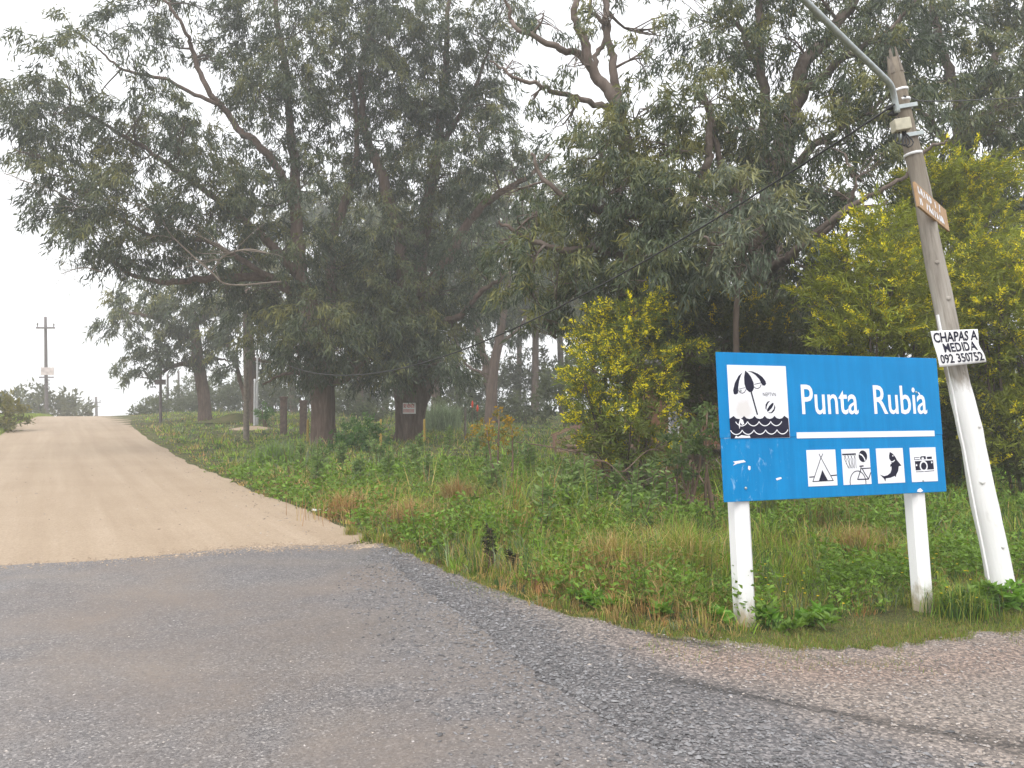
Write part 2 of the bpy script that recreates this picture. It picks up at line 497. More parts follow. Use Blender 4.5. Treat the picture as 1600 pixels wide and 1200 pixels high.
# grass edge (front of the verge)
GE = np.array([(-1.5, 9.2), (-0.93, 8.25), (-0.34, 7.2), (0.0, 6.65), (0.48, 6.08), (0.91, 5.66), (1.33, 5.42), (2.0, 5.36), (2.74, 5.55), (3.88, 5.95), (8, 7.4), (30, 14)])
def ge(x):
    return np.interp(x, GE[:, 0], GE[:, 1])
def shoulder_col(x, y):
    f = ss(0.0, 1.0, (x - 0.95) * 0.9 + (y - 4.3) * 0.6 + 0.7 * (fbm(x, y, 1.4, 21) - 0.5))[:, None]
    dark = np.array([0.128, 0.120, 0.120]); tan = np.array([0.21, 0.175, 0.15])
    c = dark * (1 - f) + tan * f
    near = np.exp(-((y - ge(x) + 0.45) / 0.35) ** 2)[:, None] * ss(0.4, 1.4, x)[:, None]
    c = c * (1 - 0.55 * near) + np.array([0.23, 0.155, 0.12]) * 0.55 * near
    # dark damp rut
    d = (y - (4.62 - 0.62 * (x - 0.9)))
    rut = np.exp(-(d / (0.10 + 0.05 * np.sin(3 * x))) ** 2) * ss(0.6, 1.1, x) * (1 - ss(2.6, 3.4, x))
    c = c * (1 - 0.6 * rut[:, None])
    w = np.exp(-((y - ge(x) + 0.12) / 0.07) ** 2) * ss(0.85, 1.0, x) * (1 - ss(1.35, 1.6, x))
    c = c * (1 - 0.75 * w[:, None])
    return c * (0.85 + 0.3 * fbm(x, y, 3.0, 31))[:, None]
i0 = np.argmin(np.abs(po[:, 0] + 1.5)); sh_in = po[i0:] - np.array([0.12, 0.15])
gxs = np.concatenate([np.linspace(-1.5, 4.2, 420), np.linspace(4.25, 30, 60)])
gedge = np.stack([gxs, ge(gxs) + 0.45 * (fbm(gxs, gxs * 0, 1.6, 14) - 0.5) + 0.16 * (vnoise(gxs, gxs * 0, 9, 15) - 0.5)], -1)
def resample(P, u):
    d = np.r_[0, np.cumsum(np.linalg.norm(np.diff(P, axis=0), axis=1))]; d /= d[-1]
    return np.stack([np.interp(u, d, P[:, 0]), np.interp(u, d, P[:, 1])], -1)
uu = np.linspace(0, 1, 330) ** 1.6
tag(strip('gravel_shoulder', resample(sh_in, uu), resample(gedge, uu), 60, 0.005, M['shoulder'], shoulder_col), kind='structure')
def gedge_y(x):
    return np.interp(x, gedge[:, 0], gedge[:, 1])
def asph_side(x, y):
    """metres outside the asphalt edge on the shoulder side (approx)"""
    seg = po[i0:]
    d = np.sqrt(((np.stack([x, y], -1)[:, None, :] - seg[None, ::3, :]) ** 2).sum(-1)).min(1)
    xi = np.interp(y, seg[::-1, 1], seg[::-1, 0])
    return np.where(x > xi, d, -d)

# loose crushed stone
def stones(name, n, region, size, colf, label, cat):
    P = region(n); n = len(P)
    base = np.array([[1, 0, 0], [0, 1, 0], [-1, 0, 0], [0, -1, 0], [0, 0, .75], [0, 0, -.55]], float)
    V = base[None] * (0.55 + 0.75 * rng.random((n, 6, 1)))
    V += 0.25 * (rng.random((n, 6, 3)) - 0.5)
    V *= np.stack([1 + 0.6 * rng.random(n), 0.7 + 0.4 * rng.random(n), 0.5 + 0.4 * rng.random(n)], -1)[:, None, :]
    a = rng.random(n) * 6.28; c, s = np.cos(a)[:, None], np.sin(a)[:, None]
    x = V[..., 0] * c - V[..., 1] * s; y = V[..., 0] * s + V[..., 1] * c
    V = np.stack([x, y, V[..., 2] + 0.28 * x * (rng.random((n, 1)) - .5)], -1)
    sz = size[0] * np.exp(rng.random(n) ** 2 * math.log(size[1] / size[0]))
    V = V * sz[:, None, None] * 0.5 + np.stack([P[:, 0], P[:, 1], terr(P[:, 0], P[:, 1]) + P[:, 2] + sz * 0.10], -1)[:, None, :]
    f = np.array([[0, 1, 4], [1, 2, 4], [2, 3, 4], [3, 0, 4], [1, 0, 5], [2, 1, 5], [3, 2, 5], [0, 3, 5]])
    t = (np.arange(n)[:, None, None] * 6 + f[None]).reshape(-1, 3)
    col = np.repeat(colf(P), 8, 0)
    o = MB().add(V.reshape(-1, 3), None, t, col).build(name, M['stone'])
    return tag(o, label, cat, kind='stuff')

def reg_dark(n):
    x = rng.uniform(-1.6, 4.2, n * 8); y = 2.4 + 6.8 * rng.random(n * 8) ** 1.35
    a = asph_side(x, y)
    wid = np.interp(y, [2.4, 3.5, 5, 7, 9], [0.70, 0.62, 0.55, 0.45, 0.32])
    k = (a > -0.9 * rng.random(len(a)) ** 2.5) & (rng.random(len(a)) < np.exp(-(np.maximum(a, 0) / wid) ** 2)) & (y < gedge_y(x) + 0.05)
    x, y, a = x[k][:n], y[k][:n], a[k][:n]
    return np.stack([x, y, np.where(a < 0.05, 0.016, 0.006)], -1)
def reg_tan(n):
    x = rng.uniform(0.3, 5.2, n * 6); y = 2.2 + 4.2 * rng.random(n * 6)
    a = asph_side(x, y)
    k = (a > 0.3) & (y < gedge_y(x) + 0.03) & (rng.random(len(a)) < 0.25 + 0.75 * (a > 0.9))
    x, y = x[k][:n], y[k][:n]
    return np.stack([x, y, np.full(len(x), 0.006)], -1)
def reg_asph(n):
    y = 2.6 + 6.3 * rng.random(n * 3) ** 1.4; x = rng.uniform(-1, 1, n * 3) * (y * 0.72 + 0.5)
    a = asph_side(x, y); k = (a < -0.02) & (y < 8.6 + 0.36 * (x + 1.6))
    x, y = x[k][:n], y[k][:n]
    return np.stack([x, y, np.full(len(x), 0.015)], -1)
def cdark(P):
    g = 0.09 + 0.17 * rng.random(len(P)) ** 1.5
    return np.stack([g, g * 0.98, g * 1.0], -1)
def ctan(P):
    g = 0.10 + 0.30 * rng.random(len(P)) ** 1.3; w = rng.random(len(P))
    return np.stack([g * (1.05 + .10 * w), g * (0.98 + 0.02 * w), g * (0.95 - 0.08 * w)], -1)
stones('loose_gravel', 14000, reg_dark, (0.012, 0.036), cdark, 'dark grey crushed stone loose along the asphalt edge', 'gravel')
stones('pale_gravel', 9000, reg_tan, (0.009, 0.026), ctan, 'pale tan fine gravel spread before the blue sign', 'gravel')
stones('road_grit', 1600, reg_asph, (0.006, 0.016), lambda P: ctan(P) * 1.3, 'scattered pale grit lying on the asphalt', 'grit')
def reg_dirtgrit(n):
    s = rng.uniform(8.5, 30, n); t = road_left(s) + (road_right(s) - road_left(s)) * np.where(rng.random(n) < .6, rng.random(n), 1 - 0.12 * rng.random(n))
    x, y = xy(s, t)
    k = y > np.interp(x, po[:i0, 0], po[:i0, 1])
    return np.stack([x[k], y[k], np.full(k.sum(), 0.008)], -1)
def reg_seam(n):
    i = rng.integers(np.argmin(np.abs(po[:i0, 0] + 9)), i0, n); d = rng.normal(size=n) * .16 - .04
    P = po[i] + nor[i] * d[:, None] + rng.normal(size=(n, 2)) * .02
    return np.column_stack([P, np.where(d < 0.02, .015, .008)])
stones('sand_spill', 7000, reg_seam, (0.006, 0.03), lambda P: np.array([.40, .31, .225]) * rng.uniform(.6, 1.15, (len(P), 1)), 'loose sandy crumbs spilling over the edge where dirt meets asphalt', 'sand')
stones('dirt_grit', 900, reg_dirtgrit, (0.012, 0.04), lambda P: ctan(P) * 0.9 + np.array([.05, .03, .01]), 'small pebbles scattered on the sandy dirt road', 'grit')

# ------------------------------------------------------------------ foliage
def unit(a):
    return a / (np.linalg.norm(a, axis=-1, keepdims=True) + 1e-9)

def leaves(mb, C, ax, L, W, col, bend=0.12, tri=False):
    n = len(C)
    side = unit(np.cross(ax, rng.normal(size=(n, 3))))
    nr = np.cross(ax, side)
    L = np.broadcast_to(L, (n,))[:, None]; W = np.broadcast_to(W, (n,))[:, None]
    if tri:
        V = np.stack([C + side * W * .5, C - side * W * .5, C + ax * L], 1)
        mb.add(V.reshape(-1, 3), None, np.arange(n * 3).reshape(n, 3), col)
    else:
        mid = C + ax * L * 0.45 + nr * L * bend * (rng.random((n, 1)) * 2 - 1)
        V = np.stack([C, mid + side * W * .5, C + ax * L, mid - side * W * .5], 1)
        mb.add(V.reshape(-1, 3), np.arange(n * 4).reshape(n, 4), None, col)

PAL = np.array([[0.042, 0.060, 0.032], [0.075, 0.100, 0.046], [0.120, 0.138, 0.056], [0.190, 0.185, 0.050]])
PALE = np.array([[0.07, 0.095, 0.06], [0.115, 0.14, 0.09], [0.16, 0.18, 0.12], [0.20, 0.20, 0.08]])

def gum_clump(mb, c, rad, nleaf, L, W, pal=PAL, tint=0.0, tri=False, per=52, droop=0.85):
    """drooping sprays of narrow leaves in an ellipsoid; returns spray centres"""
    ns = max(3, int(nleaf / per))
    d = unit(rng.normal(size=(ns, 3)))
    r = rng.random((ns, 1)) ** 0.42
    P = d * r
    # break the ellipsoid up: leave holes, push out lobes
    k1, k2 = rng.normal(size=(2, 3)) * 3.0
    lob = np.sin(P @ k1 * 1.3 + rng.random() * 6) + np.sin(P @ k2 * 1.7 + rng.random() * 6)
    keep = lob > -0.45
    P = P * (1 + 0.16 * lob[:, None]); P, d = P[keep], d[keep]; ns = len(P)
    if ns == 0: return np.zeros((0, 3))
    S = c + P * rad
    out = unit(d * [1, 1, 0.35] + [0, 0, 0.1])
    reps = rng.poisson(per, ns).clip(6)
    ii = np.repeat(np.arange(ns), reps); n = len(ii)
    ln = L * rng.uniform(1.3, 3.0, ns)
    u = rng.random(n)
    pos = S[ii] + out[ii] * (u * ln[ii])[:, None] + np.array([0, 0, -1.0]) * ((u ** 2) * ln[ii] * 0.7)[:, None] + rng.normal(size=(n, 3)) * L * 0.36
    ax = unit(rng.normal(size=(n, 3)) * 0.48 + out[ii] * 0.38 + np.array([0, 0, -droop]))
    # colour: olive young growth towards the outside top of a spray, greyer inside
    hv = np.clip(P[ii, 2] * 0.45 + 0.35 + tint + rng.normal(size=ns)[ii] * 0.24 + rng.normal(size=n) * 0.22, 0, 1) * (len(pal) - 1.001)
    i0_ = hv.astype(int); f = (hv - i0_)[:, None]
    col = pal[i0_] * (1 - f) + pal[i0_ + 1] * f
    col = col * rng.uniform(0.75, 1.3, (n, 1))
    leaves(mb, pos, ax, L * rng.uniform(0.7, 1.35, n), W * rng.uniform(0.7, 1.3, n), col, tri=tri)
    return S

def gum_tree(name, label, trunk, limbs, clumps, L, W, cover=2.3, bark='bark', lobes=0.12, tri=False, pal=PAL, group=None, dead=(), djit=1.6, trunk_sides=22, twigs=9, cat='tree', tint=0.0):
    P = [at(a, b, D) for a, b, D, r in trunk]
    base = P[0].copy(); base[2] = terr(base[0], base[1])
    P[0] = base - [0, 0, 0.35]
    root = thing(name, label, cat, group, tuple(base))
    n = max(10, len(P) * 8)
    path = smooth_path(P, n)
    rr = np.interp(np.linspace(0, 1, n), np.linspace(0, 1, len(trunk)), [r for *_, r in trunk])
    hgt = path[:, 2] - base[2]
    rr = rr * (1 + 0.22 * np.exp(-np.maximum(hgt, 0) / (1.2 * trunk[0][3] + 0.1)))
    o = tube(MB(), path, rr, trunk_sides, lobes, rng.random() * 6).build('trunk', M[bark], smooth=True)
    reparent(o, root)
    pts, prad = [path[n // 4:]], [rr[n // 4:]]
    for lb in limbs:
        Q = np.array([at(a, b, D) for a, b, D, r in lb])
        m = len(Q) * 7
        q = smooth_path(Q, m)
        wob = np.cumsum(rng.normal(size=(m, 3)), 0); wob -= wob[0] + (wob[-1] - wob[0]) * np.linspace(0, 1, m)[:, None]
        rl = np.interp(np.linspace(0, 1, m), np.linspace(0, 1, len(lb)), [r for *_, r in lb])
        q = q + wob * 0.03
        reparent(tube(MB(), q, rl, 10, 0.10, rng.random() * 6).build('limb', M[bark], smooth=True), root)
        pts.append(q); prad.append(rl)
    for lb in dead:
        q = smooth_path([at(a, b, D) for a, b, D, r in lb], len(lb) * 6)
        rl = np.interp(np.linspace(0, 1, len(q)), np.linspace(0, 1, len(lb)), [r for *_, r in lb])
        mbd = tube(MB(), q, rl, 6, 0.05)
        for k in range(16):                    # bare side twigs
            i = rng.integers(len(q) // 3, len(q)); e = q[i] + rng.normal(size=3) * [0.9, 0.6, 0.5] + [-0.3, 0, 0]
            tube(mbd, smooth_path([q[i], (q[i] + e) / 2 + rng.normal(size=3) * .15, e], 7), np.linspace(rl[i] * .5, 0.005, 7), 4)
        reparent(tag(mbd.build('dead_limb', M['deadwood'], smooth=True), 'bare grey dead limb'), root)
    pts, prad = np.vstack(pts), np.concatenate(prad)
    lf, br = MB(), MB()
    for cl in clumps:
        px, py, D, rx, ry = cl[:5]; den = cl[5] if len(cl) > 5 else 1.0; tn = (cl[6] if len(cl) > 6 else 0.0) + rng.normal() * .11
        D = D + rng.uniform(-djit, djit)
        c = at(px, py, D); k = D / FPX
        rad = np.array([rx * k, 0.8 * (rx + ry) * 0.5 * k + 0.3, ry * k])
        area = 0.5 * L * W * 0.62
        nl = int(cover * den * math.pi * rad[0] * rad[2] / area)
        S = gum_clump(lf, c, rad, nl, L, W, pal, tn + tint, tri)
        d = np.linalg.norm(pts - c, axis=1) + 1.2 * np.maximum(0, pts[:, 2] - c[2])
        j = int(np.argmin(d)); a = pts[j]; dist = np.linalg.norm(c - a)
        r0 = min(prad[j] * 0.6, 0.026 + 0.013 * dist)
        mid = (a + c) / 2 + rng.normal(size=3) * 0.09 * dist + [0, 0, -0.05 * dist]
        bp = smooth_path([a, mid, c], 9)
        tube(br, bp, np.linspace(r0, 0.014, 9), 5, 0.1, cap=False)
        if len(S) and twigs:
            for e in S[rng.integers(0, len(S), twigs)]:
                i = rng.integers(3, 9); b = bp[i]
                tube(br, smooth_path([b, (b + e) / 2 + rng.normal(size=3) * 0.12 * np.linalg.norm(e - b), e], 5), np.linspace(0.6 * np.interp(i, [0, 8], [r0, .014]) + .003, 0.005, 5), 3, cap=False)
    reparent(tag(br.build('branchwork', M['twig'] if bark == 'bark' else M['bark_smooth'], smooth=True), kind='stuff'), root)
    reparent(tag(lf.build('crown', M['leaf']), kind='stuff'), root)
    return root

# --- big leaning gum left of the sale board
D1 = 28.0
gum_tree('eucalyptus_tree', 'tall spreading eucalyptus overhanging the dirt road, several brown limbs sweeping left',
  [(506, 690, D1, .40), (505, 640, D1, .41), (501, 590, D1, .46), (488, 530, D1, .42), (478, 460, D1, .34)],
  [[(486, 520, D1, .30), (470, 440, D1, .26), (462, 360, D1, .22), (456, 291, D1, .19), (450, 240, D1, .17), (438, 152, D1, .13), (428, 60, D1, .10), (424, -60, D1, .06)],
   [(460, 330, D1, .17), (438, 274, 27.5, .15), (409, 233, 27, .14), (370, 195, 27, .12), (326, 142, 26.5, .10), (303, 84, 26.5, .08), (284, 42, 26, .06), (250, -10, 26, .04)],
   [(345, 165, 26.8, .08), (270, 130, 26, .06), (190, 110, 25.5, .045), (150, 75, 25.5, .03), (120, 45, 25, .02)],
   [(470, 460, D1, .22), (420, 430, 27.5, .17), (350, 425, 27, .14), (260, 432, 26, .10), (210, 428, 26, .07), (165, 400, 25.5, .04)],
   [(466, 430, D1, .18), (400, 365, 27, .13), (330, 310, 26.5, .10), (240, 250, 26, .08), (170, 205, 25.5, .06), (110, 165, 25, .04)],
   [(430, 440, 27.5, .11), (330, 380, 26, .08), (230, 360, 25.5, .06), (150, 310, 25, .05), (90, 255, 24.5, .03), (20, 232, 24.5, .02)],
   [(492, 560, D1, .26), (512, 470, D1 + .5, .22), (515, 380, D1 + 1, .18), (540, 300, D1 + 1, .14), (560, 215, D1 + 1, .10), (548, 120, D1 + 1, .07)],
   [(498, 600, D1, .12), (470, 585, 27.3, .08), (440, 590, 27, .05), (410, 600, 27, .03)],
   [(515, 600, D1, .12), (545, 585, 27.3, .08), (575, 560, 27, .05)]],
  [(92, 95, 25, 46, 38, 1.0, .1), (55, 135, 25, 36, 42), (24, 175, 25, 34, 36, .8), (80, 180, 25, 58, 40), (100, 225, 25, 56, 38), (40, 240, 25, 40, 25, .6), (130, 60, 25, 38, 26, .55),
   (200, 40, 26, 36, 40, .75), (235, 10, 26, 50, 25, .8), (205, 85, 26, 30, 24, .6), (260, 70, 26, 34, 34, .55), (228, 140, 26, 40, 30, .65), (170, 150, 26, 30, 20, .45), (212, 188, 26, 52, 30, .9), (150, 205, 25, 46, 32, .9), (290, 190, 26, 46, 32, .7),
   (288, 232, 27, 62, 40), (220, 250, 26, 60, 38), (330, 270, 27, 60, 45), (360, 120, 27, 40, 48, .85), (345, 90, 27, 26, 26, .7), (400, 60, 28, 54, 55), (330, 15, 27, 40, 22, .5), (290, -20, 27, 60, 30), (390, -10, 28, 60, 40), (400, 140, 28, 46, 46),
   (75, 270, 25, 34, 20, .7), (68, 325, 25, 26, 26, .8), (105, 345, 25, 44, 30, .9), (140, 365, 25, 48, 34), (130, 300, 25, 60, 34, 1.1), (180, 402, 26, 34, 30, .8), (200, 320, 26, 70, 46, 1.1), (240, 375, 26, 70, 42), (330, 330, 27, 70, 48, 1.1, .12), (300, 395, 27, 60, 36), (370, 390, 27, 66, 46, 1.1), (395, 320, 28, 50, 50, 1.1),
   (430, 215, 28, 50, 60), (470, 110, 28, 52, 60), (480, 40, 28, 56, 50), (480, 280, 28, 46, 50, .8), (450, 380, 28, 60, 50), (410, 450, 28, 55, 42), (350, 450, 27.5, 60, 28), (480, 470, 28, 60, 50, 1.1), (440, 520, 28, 52, 40, 1.0), (505, 540, 28, 46, 42, 1.0), (460, 570, 27.5, 40, 24, .6),
   (530, 160, 29, 52, 60), (540, 70, 29, 52, 56), (520, 250, 29, 46, 46, .8), (540, 350, 29, 40, 46, .7), (525, 430, 29, 46, 40), (545, -15, 29, 70, 40), (470, -40, 29, 80, 40), (500, 500, 26.3, 46, 46), (462, 530, 26.3, 40, 36), (520, 555, 26.3, 40, 34), (490, 585, 26.5, 36, 20, .7)],
  0.25, 0.044, cover=2.7, pal=PAL * .9, tint=0,
  dead=[[(440, 440, 26, .035), (360, 445, 25, .03), (330, 425, 24.8, .026), (270, 370, 24.5, .02), (250, 340, 24.4, .016), (210, 318, 24.3, .012), (140, 308, 24.2, .012)],
        [(415, 395, 25, .04), (385, 390, 24.5, .03), (350, 400, 24.4, .025), (330, 425, 24.5, .02)],
        [(130, 330, 24.8, .03), (90, 300, 24.5, .022), (45, 285, 24.3, .015), (5, 270, 24.2, .008)],
        [(160, 425, 25, .03), (130, 418, 24.8, .018), (95, 428, 24.6, .008)]])

# --- massive gum that carries the sale board
D2 = 30.0
gum_tree('eucalyptus_tree', 'massive eucalyptus with thick fluted brown trunk carrying the small for sale board',
  [(642, 695, D2, .46), (642, 650, D2, .52), (643, 610, D2, .70), (648, 560, D2, .66), (652, 500, D2, .50), (656, 430, D2, .42)],
  [[(655, 440, D2, .30), (662, 370, D2, .26), (672, 300, D2, .22), (684, 220, D2, .18), (694, 120, D2, .13), (700, 20, D2, .09), (705, -70, D2, .05)],
   [(645, 520, D2 - .3, .34), (630, 440, D2 - .5, .28), (626, 360, D2 - .5, .24), (600, 275, D2 - 1, .2), (572, 205, D2 - 1, .15), (565, 120, D2 - 1, .10), (580, 20, D2 - 1, .06)],
   [(660, 470, D2, .26), (700, 400, D2 - .6, .20), (742, 340, D2 - 1, .16), (790, 296, D2 - 1.5, .12), (830, 275, D2 - 2, .08), (860, 240, D2 - 2, .05)],
   [(668, 520, D2, .18), (715, 490, D2 - 1, .13), (745, 455, D2 - 1.5, .10), (790, 430, D2 - 2, .06)],
   [(626, 600, D2, .2), (600, 560, D2 - .5, .14), (575, 540, D2 - 1, .10), (555, 500, D2 - 1, .06)],
   [(684, 240, D2, .12), (720, 180, D2 - .5, .10), (750, 120, D2 - 1, .07), (770, 60, D2 - 1, .04)]],
  [(590, 120, 29, 52, 60), (640, 50, 30, 60, 56), (590, 30, 30, 40, 40, .8), (700, 60, 30, 52, 60), (760, 60, 29, 40, 40, .7), (735, 140, 29, 48, 50), (690, 180, 30, 56, 50), (640, 160, 30, 56, 60), (610, 215, 29, 46, 46), (780, 170, 28.5, 40, 46, .6), (750, 220, 29, 50, 40, .8), (700, 270, 30, 60, 46), (640, 270, 30, 46, 46, .9), (580, 280, 29, 50, 50), (800, 250, 28, 42, 32, .6),
   (590, 360, 29, 52, 44, .9), (560, 430, 29, 52, 46), (610, 440, 29.5, 56, 44), (690, 350, 30, 48, 46, .8), (740, 300, 29, 50, 38, .7), (730, 390, 29, 46, 40, .8), (650, 400, 30, 50, 44, .7), (645, 470, 29, 66, 42, 1.1, .05), (700, 460, 29, 56, 46), (585, 500, 29, 56, 42), (640, 530, 29, 62, 40, 1.1), (700, 530, 29, 46, 40, .9), (560, 550, 29, 40, 34, .8), (615, 580, 29, 50, 26, .8), (690, 580, 29, 44, 26, .7), (745, 470, 28.5, 36, 40, .7), (780, 420, 28, 40, 30, .5), (720, -20, 30, 80, 40), (620, -30, 30, 80, 40), (800, -10, 29, 50, 36, .7), (640, 515, 28, 66, 46, 1.1), (640, 556, 28.8, 58, 26, .8), (590, 560, 28, 44, 36), (690, 565, 28, 40, 30, .8)],
  0.25, 0.044, cover=3.3, pal=PAL * .9, lobes=0.2, tint=-.02, trunk_sides=40)

# --- pale-limbed gum behind the yellow wattle
D3 = 17.0
gum_tree('eucalyptus_tree', 'eucalyptus with pale bare upper limbs forking high above the yellow flowering wattle',
  [(1085, 650, D3, .22), (1075, 580, D3, .2), (1050, 480, D3, .19), (1020, 380, D3, .18), (990, 270, D3, .175), (966, 190, D3, .17)],
  [[(966, 195, D3, .14), (940, 140, D3, .12), (915, 90, D3, .09), (898, 40, D3, .075), (905, -20, D3, .06), (925, -80, D3, .05)],
   [(915, 95, D3, .08), (870, 80, D3 - .3, .07), (820, 50, D3 - .5, .05), (795, 15, D3 - .5, .035), (780, -30, D3 - .5, .02)],
   [(950, 165, D3, .07), (905, 155, D3 - .4, .06), (850, 135, D3 - .6, .05), (800, 112, D3 - .8, .035), (765, 95, D3 - .8, .015)],
   [(970, 180, D3, .11), (962, 110, D3 + .3, .09), (948, 50, D3 + .3, .07), (945, -10, D3 + .3, .07), (950, -70, D3 + .3, .05)],
   [(925, 110, D3 + .2, .06), (945, 50, D3 + .4, .05), (925, 10, D3 + .4, .04), (910, -40, D3 + .4, .02)],
   [(1035, 430, D3, .13), (960, 395, D3 - .6, .10), (880, 385, D3 - 1, .07), (820, 360, D3 - 1.2, .045), (780, 345, D3 - 1.2, .02)],
   [(1055, 500, D3, .10), (980, 480, D3 - .6, .08), (900, 500, D3 - 1, .05), (860, 520, D3 - 1, .03)],
   [(1010, 340, D3, .11), (940, 320, D3 - .5, .08), (870, 290, D3 - .8, .05), (830, 240, D3 - .8, .03)],
   [(1030, 410, D3, .12), (1080, 320, D3 - .6, .10), (1110, 240, D3 - 1, .08), (1100, 150, D3 - 1, .05)]],
  [(1000, 170, 16.5, 56, 40, .9, .15), (945, 235, 16, 66, 50, 1, .2), (1040, 225, 16, 70, 56, 1, .12), (1090, 160, 16, 60, 50, 1), (900, 290, 16, 56, 40, .8, .1), (980, 320, 16, 80, 60, 1.1, .15), (1070, 310, 15.5, 70, 60, 1.1), (910, 370, 16, 66, 50, .9, .15), (990, 410, 15.5, 80, 50, 1.1, .1), (870, 430, 16, 56, 36, .7), (840, 330, 16, 40, 46, .5), (830, 400, 16, 44, 36, .6), (800, 300, 16.3, 30, 30, .35), (935, 460, 16, 66, 40, .9), (1060, 400, 15.5, 66, 56), (1050, 460, 15.5, 60, 46), (1110, 440, 16, 60, 56, 1.1), (820, 450, 16, 40, 30, .6, .1), (790, 380, 16, 30, 24, .4), (880, 195, 16.5, 34, 34, .45), (830, 150, 16.5, 36, 26, .25), (900, 80, 17, 40, 30, .3), (1010, 90, 17, 50, 36, .5), (1060, 470, 15, 60, 50, 1), (1010, 400, 14.8, 60, 50, 1), (980, 290, 15, 60, 56, .9), (1020, 500, 15.2, 60, 40, .9), (960, 20, 17.3, 50, 30, .35), (1040, 40, 17.5, 50, 30, .4), (850, 20, 17, 44, 26, .3), (800, 95, 16.3, 30, 20, .25), (860, 500, 15.5, 40, 24, .5, .1), (940, -60, 17, 90, 40, .8)],
  0.19, 0.035, cover=3.2, tint=.1, bark='bark_smooth', lobes=0.05, djit=.9, twigs=12)

# --- gum with the reddish low limb behind the blue sign
D4 = 18.0
gum_tree('eucalyptus_tree', 'tall eucalyptus behind the blue sign with a long reddish limb reaching toward the leaning pole',
  [(1165, 650, D4, .36), (1172, 560, D4, .33), (1185, 440, D4, .31), (1205, 320, D4, .28), (1225, 220, D4, .25), (1240, 150, D4, .22)],
  [[(1238, 165, D4, .2), (1255, 110, D4, .17), (1290, 60, D4, .14), (1325, 10, D4, .11), (1350, -60, D4, .08)],
   [(1195, 370, D4, .17), (1186, 260, D4 + .4, .14), (1182, 150, D4 + .4, .12), (1178, 60, D4 + .4, .10), (1190, -20, D4 + .4, .08), (1200, -80, D4 + .4, .05)],
   [(1182, 440, D4, .12), (1225, 410, D4 - 1.4, .10), (1258, 385, D4 - 2.4, .085), (1300, 345, D4 - 3, .065), (1345, 315, D4 - 3.3, .05), (1395, 285, D4 - 3.6, .038), (1440, 245, D4 - 3.8, .035), (1480, 220, D4 - 4, .02)],
   [(1258, 387, D4 - 2.4, .07), (1310, 335, D4 - 2.8, .05), (1330, 290, D4 - 3, .04), (1320, 240, D4 - 3, .02)],
   [(1275, 375, D4 - 2.6, .06), (1320, 335, D4 - 3, .05), (1385, 315, D4 - 3.2, .03)],
   [(1242, 145, D4, .12), (1275, 115, D4 - .5, .10), (1330, 75, D4 - 1, .07), (1390, 40, D4 - 1, .05), (1440, -10, D4 - 1, .03)],
   [(1182, 100, D4 + .4, .07), (1150, 40, D4 + .6, .06), (1120, -20, D4 + .6, .04)],
   [(1212, 290, D4, .12), (1270, 230, D4 - .6, .09), (1330, 190, D4 - 1, .07), (1390, 150, D4 - 1, .04)],
   [(1200, 340, D4, .11), (1150, 300, D4 - 1.2, .08), (1120, 230, D4 - 1.6, .06), (1110, 160, D4 - 1.6, .03)],
   [(1182, 470, D4, .10), (1165, 400, D4 - 2.2, .08), (1160, 340, D4 - 3.5, .05)]],
  [(1135, 90, 18, 60, 56), (1180, 200, 17, 60, 50), (1130, 240, 17, 46, 46), (1240, 60, 18, 52, 50), (1290, 150, 17.5, 56, 50), (1280, 230, 17, 60, 46), (1340, 210, 16.5, 60, 46), (1350, 100, 17, 60, 50), (1400, 60, 17, 60, 50), (1330, 30, 18, 60, 36, .8), (1410, 160, 16.5, 50, 50), (1240, 310, 16.5, 56, 50, .9), (1300, 300, 16, 52, 36, .6), (1350, 270, 15.5, 46, 30, .55), (1280, 430, 16, 56, 46, .9), (1200, 470, 16.5, 60, 52, 1.1), (1130, 510, 16.5, 66, 46, 1.1), (1220, 540, 17, 66, 36, 1.1), (1080, 540, 17, 50, 36, .9), (1190, -10, 18, 60, 36), (1270, -20, 18, 60, 36), (1090, 30, 18.5, 50, 36, .6), (1420, -10, 17, 70, 36), (1230, 400, 17, 46, 50), (1190, 560, 15.5, 60, 50, 1), (1150, 590, 15.5, 50, 40, .8), (1250, 480, 15.5, 50, 50), (1185, 270, 16, 50, 50, .8), (1225, 180, 16.5, 40, 46, .6), (1340, 480, 17, 60, 60), (1300, 540, 17, 60, 40)],
  0.19, 0.035, cover=3.2, tint=.06, bark='bark_smooth', lobes=0.06, djit=.8, twigs=12)

# --- young gum with large pale sickle leaves
gum_tree('young_eucalyptus', 'young eucalyptus with large pale sickle leaves hanging in front of taller gums',
  [(1140, 690, 14, .06), (1150, 600, 13.8, .055), (1150, 500, 13.6, .05), (1155, 420, 13.5, .04), (1160, 340, 13.5, .03)],
  [[(1153, 450, 13.6, .05), (1120, 400, 13.3, .035), (1100, 370, 13.2, .02)], [(1157, 400, 13.5, .04), (1190, 360, 13.3, .03), (1210, 340, 13.2, .015)]],
  [(1150, 365, 13.2, 56, 46, 1.0), (1190, 380, 13.2, 44, 40, 1.0), (1115, 390, 13.2, 40, 34, 1.0), (1160, 310, 13.5, 56, 34, .9, .25), (1210, 330, 13.4, 36, 30, .8, .1), (1165, 415, 13.3, 50, 30, .8), (1120, 330, 13.5, 30, 26, .6, .2)],
  0.21, 0.036, cover=2.4, bark='bark_smooth', pal=PALE, djit=.4, twigs=10)

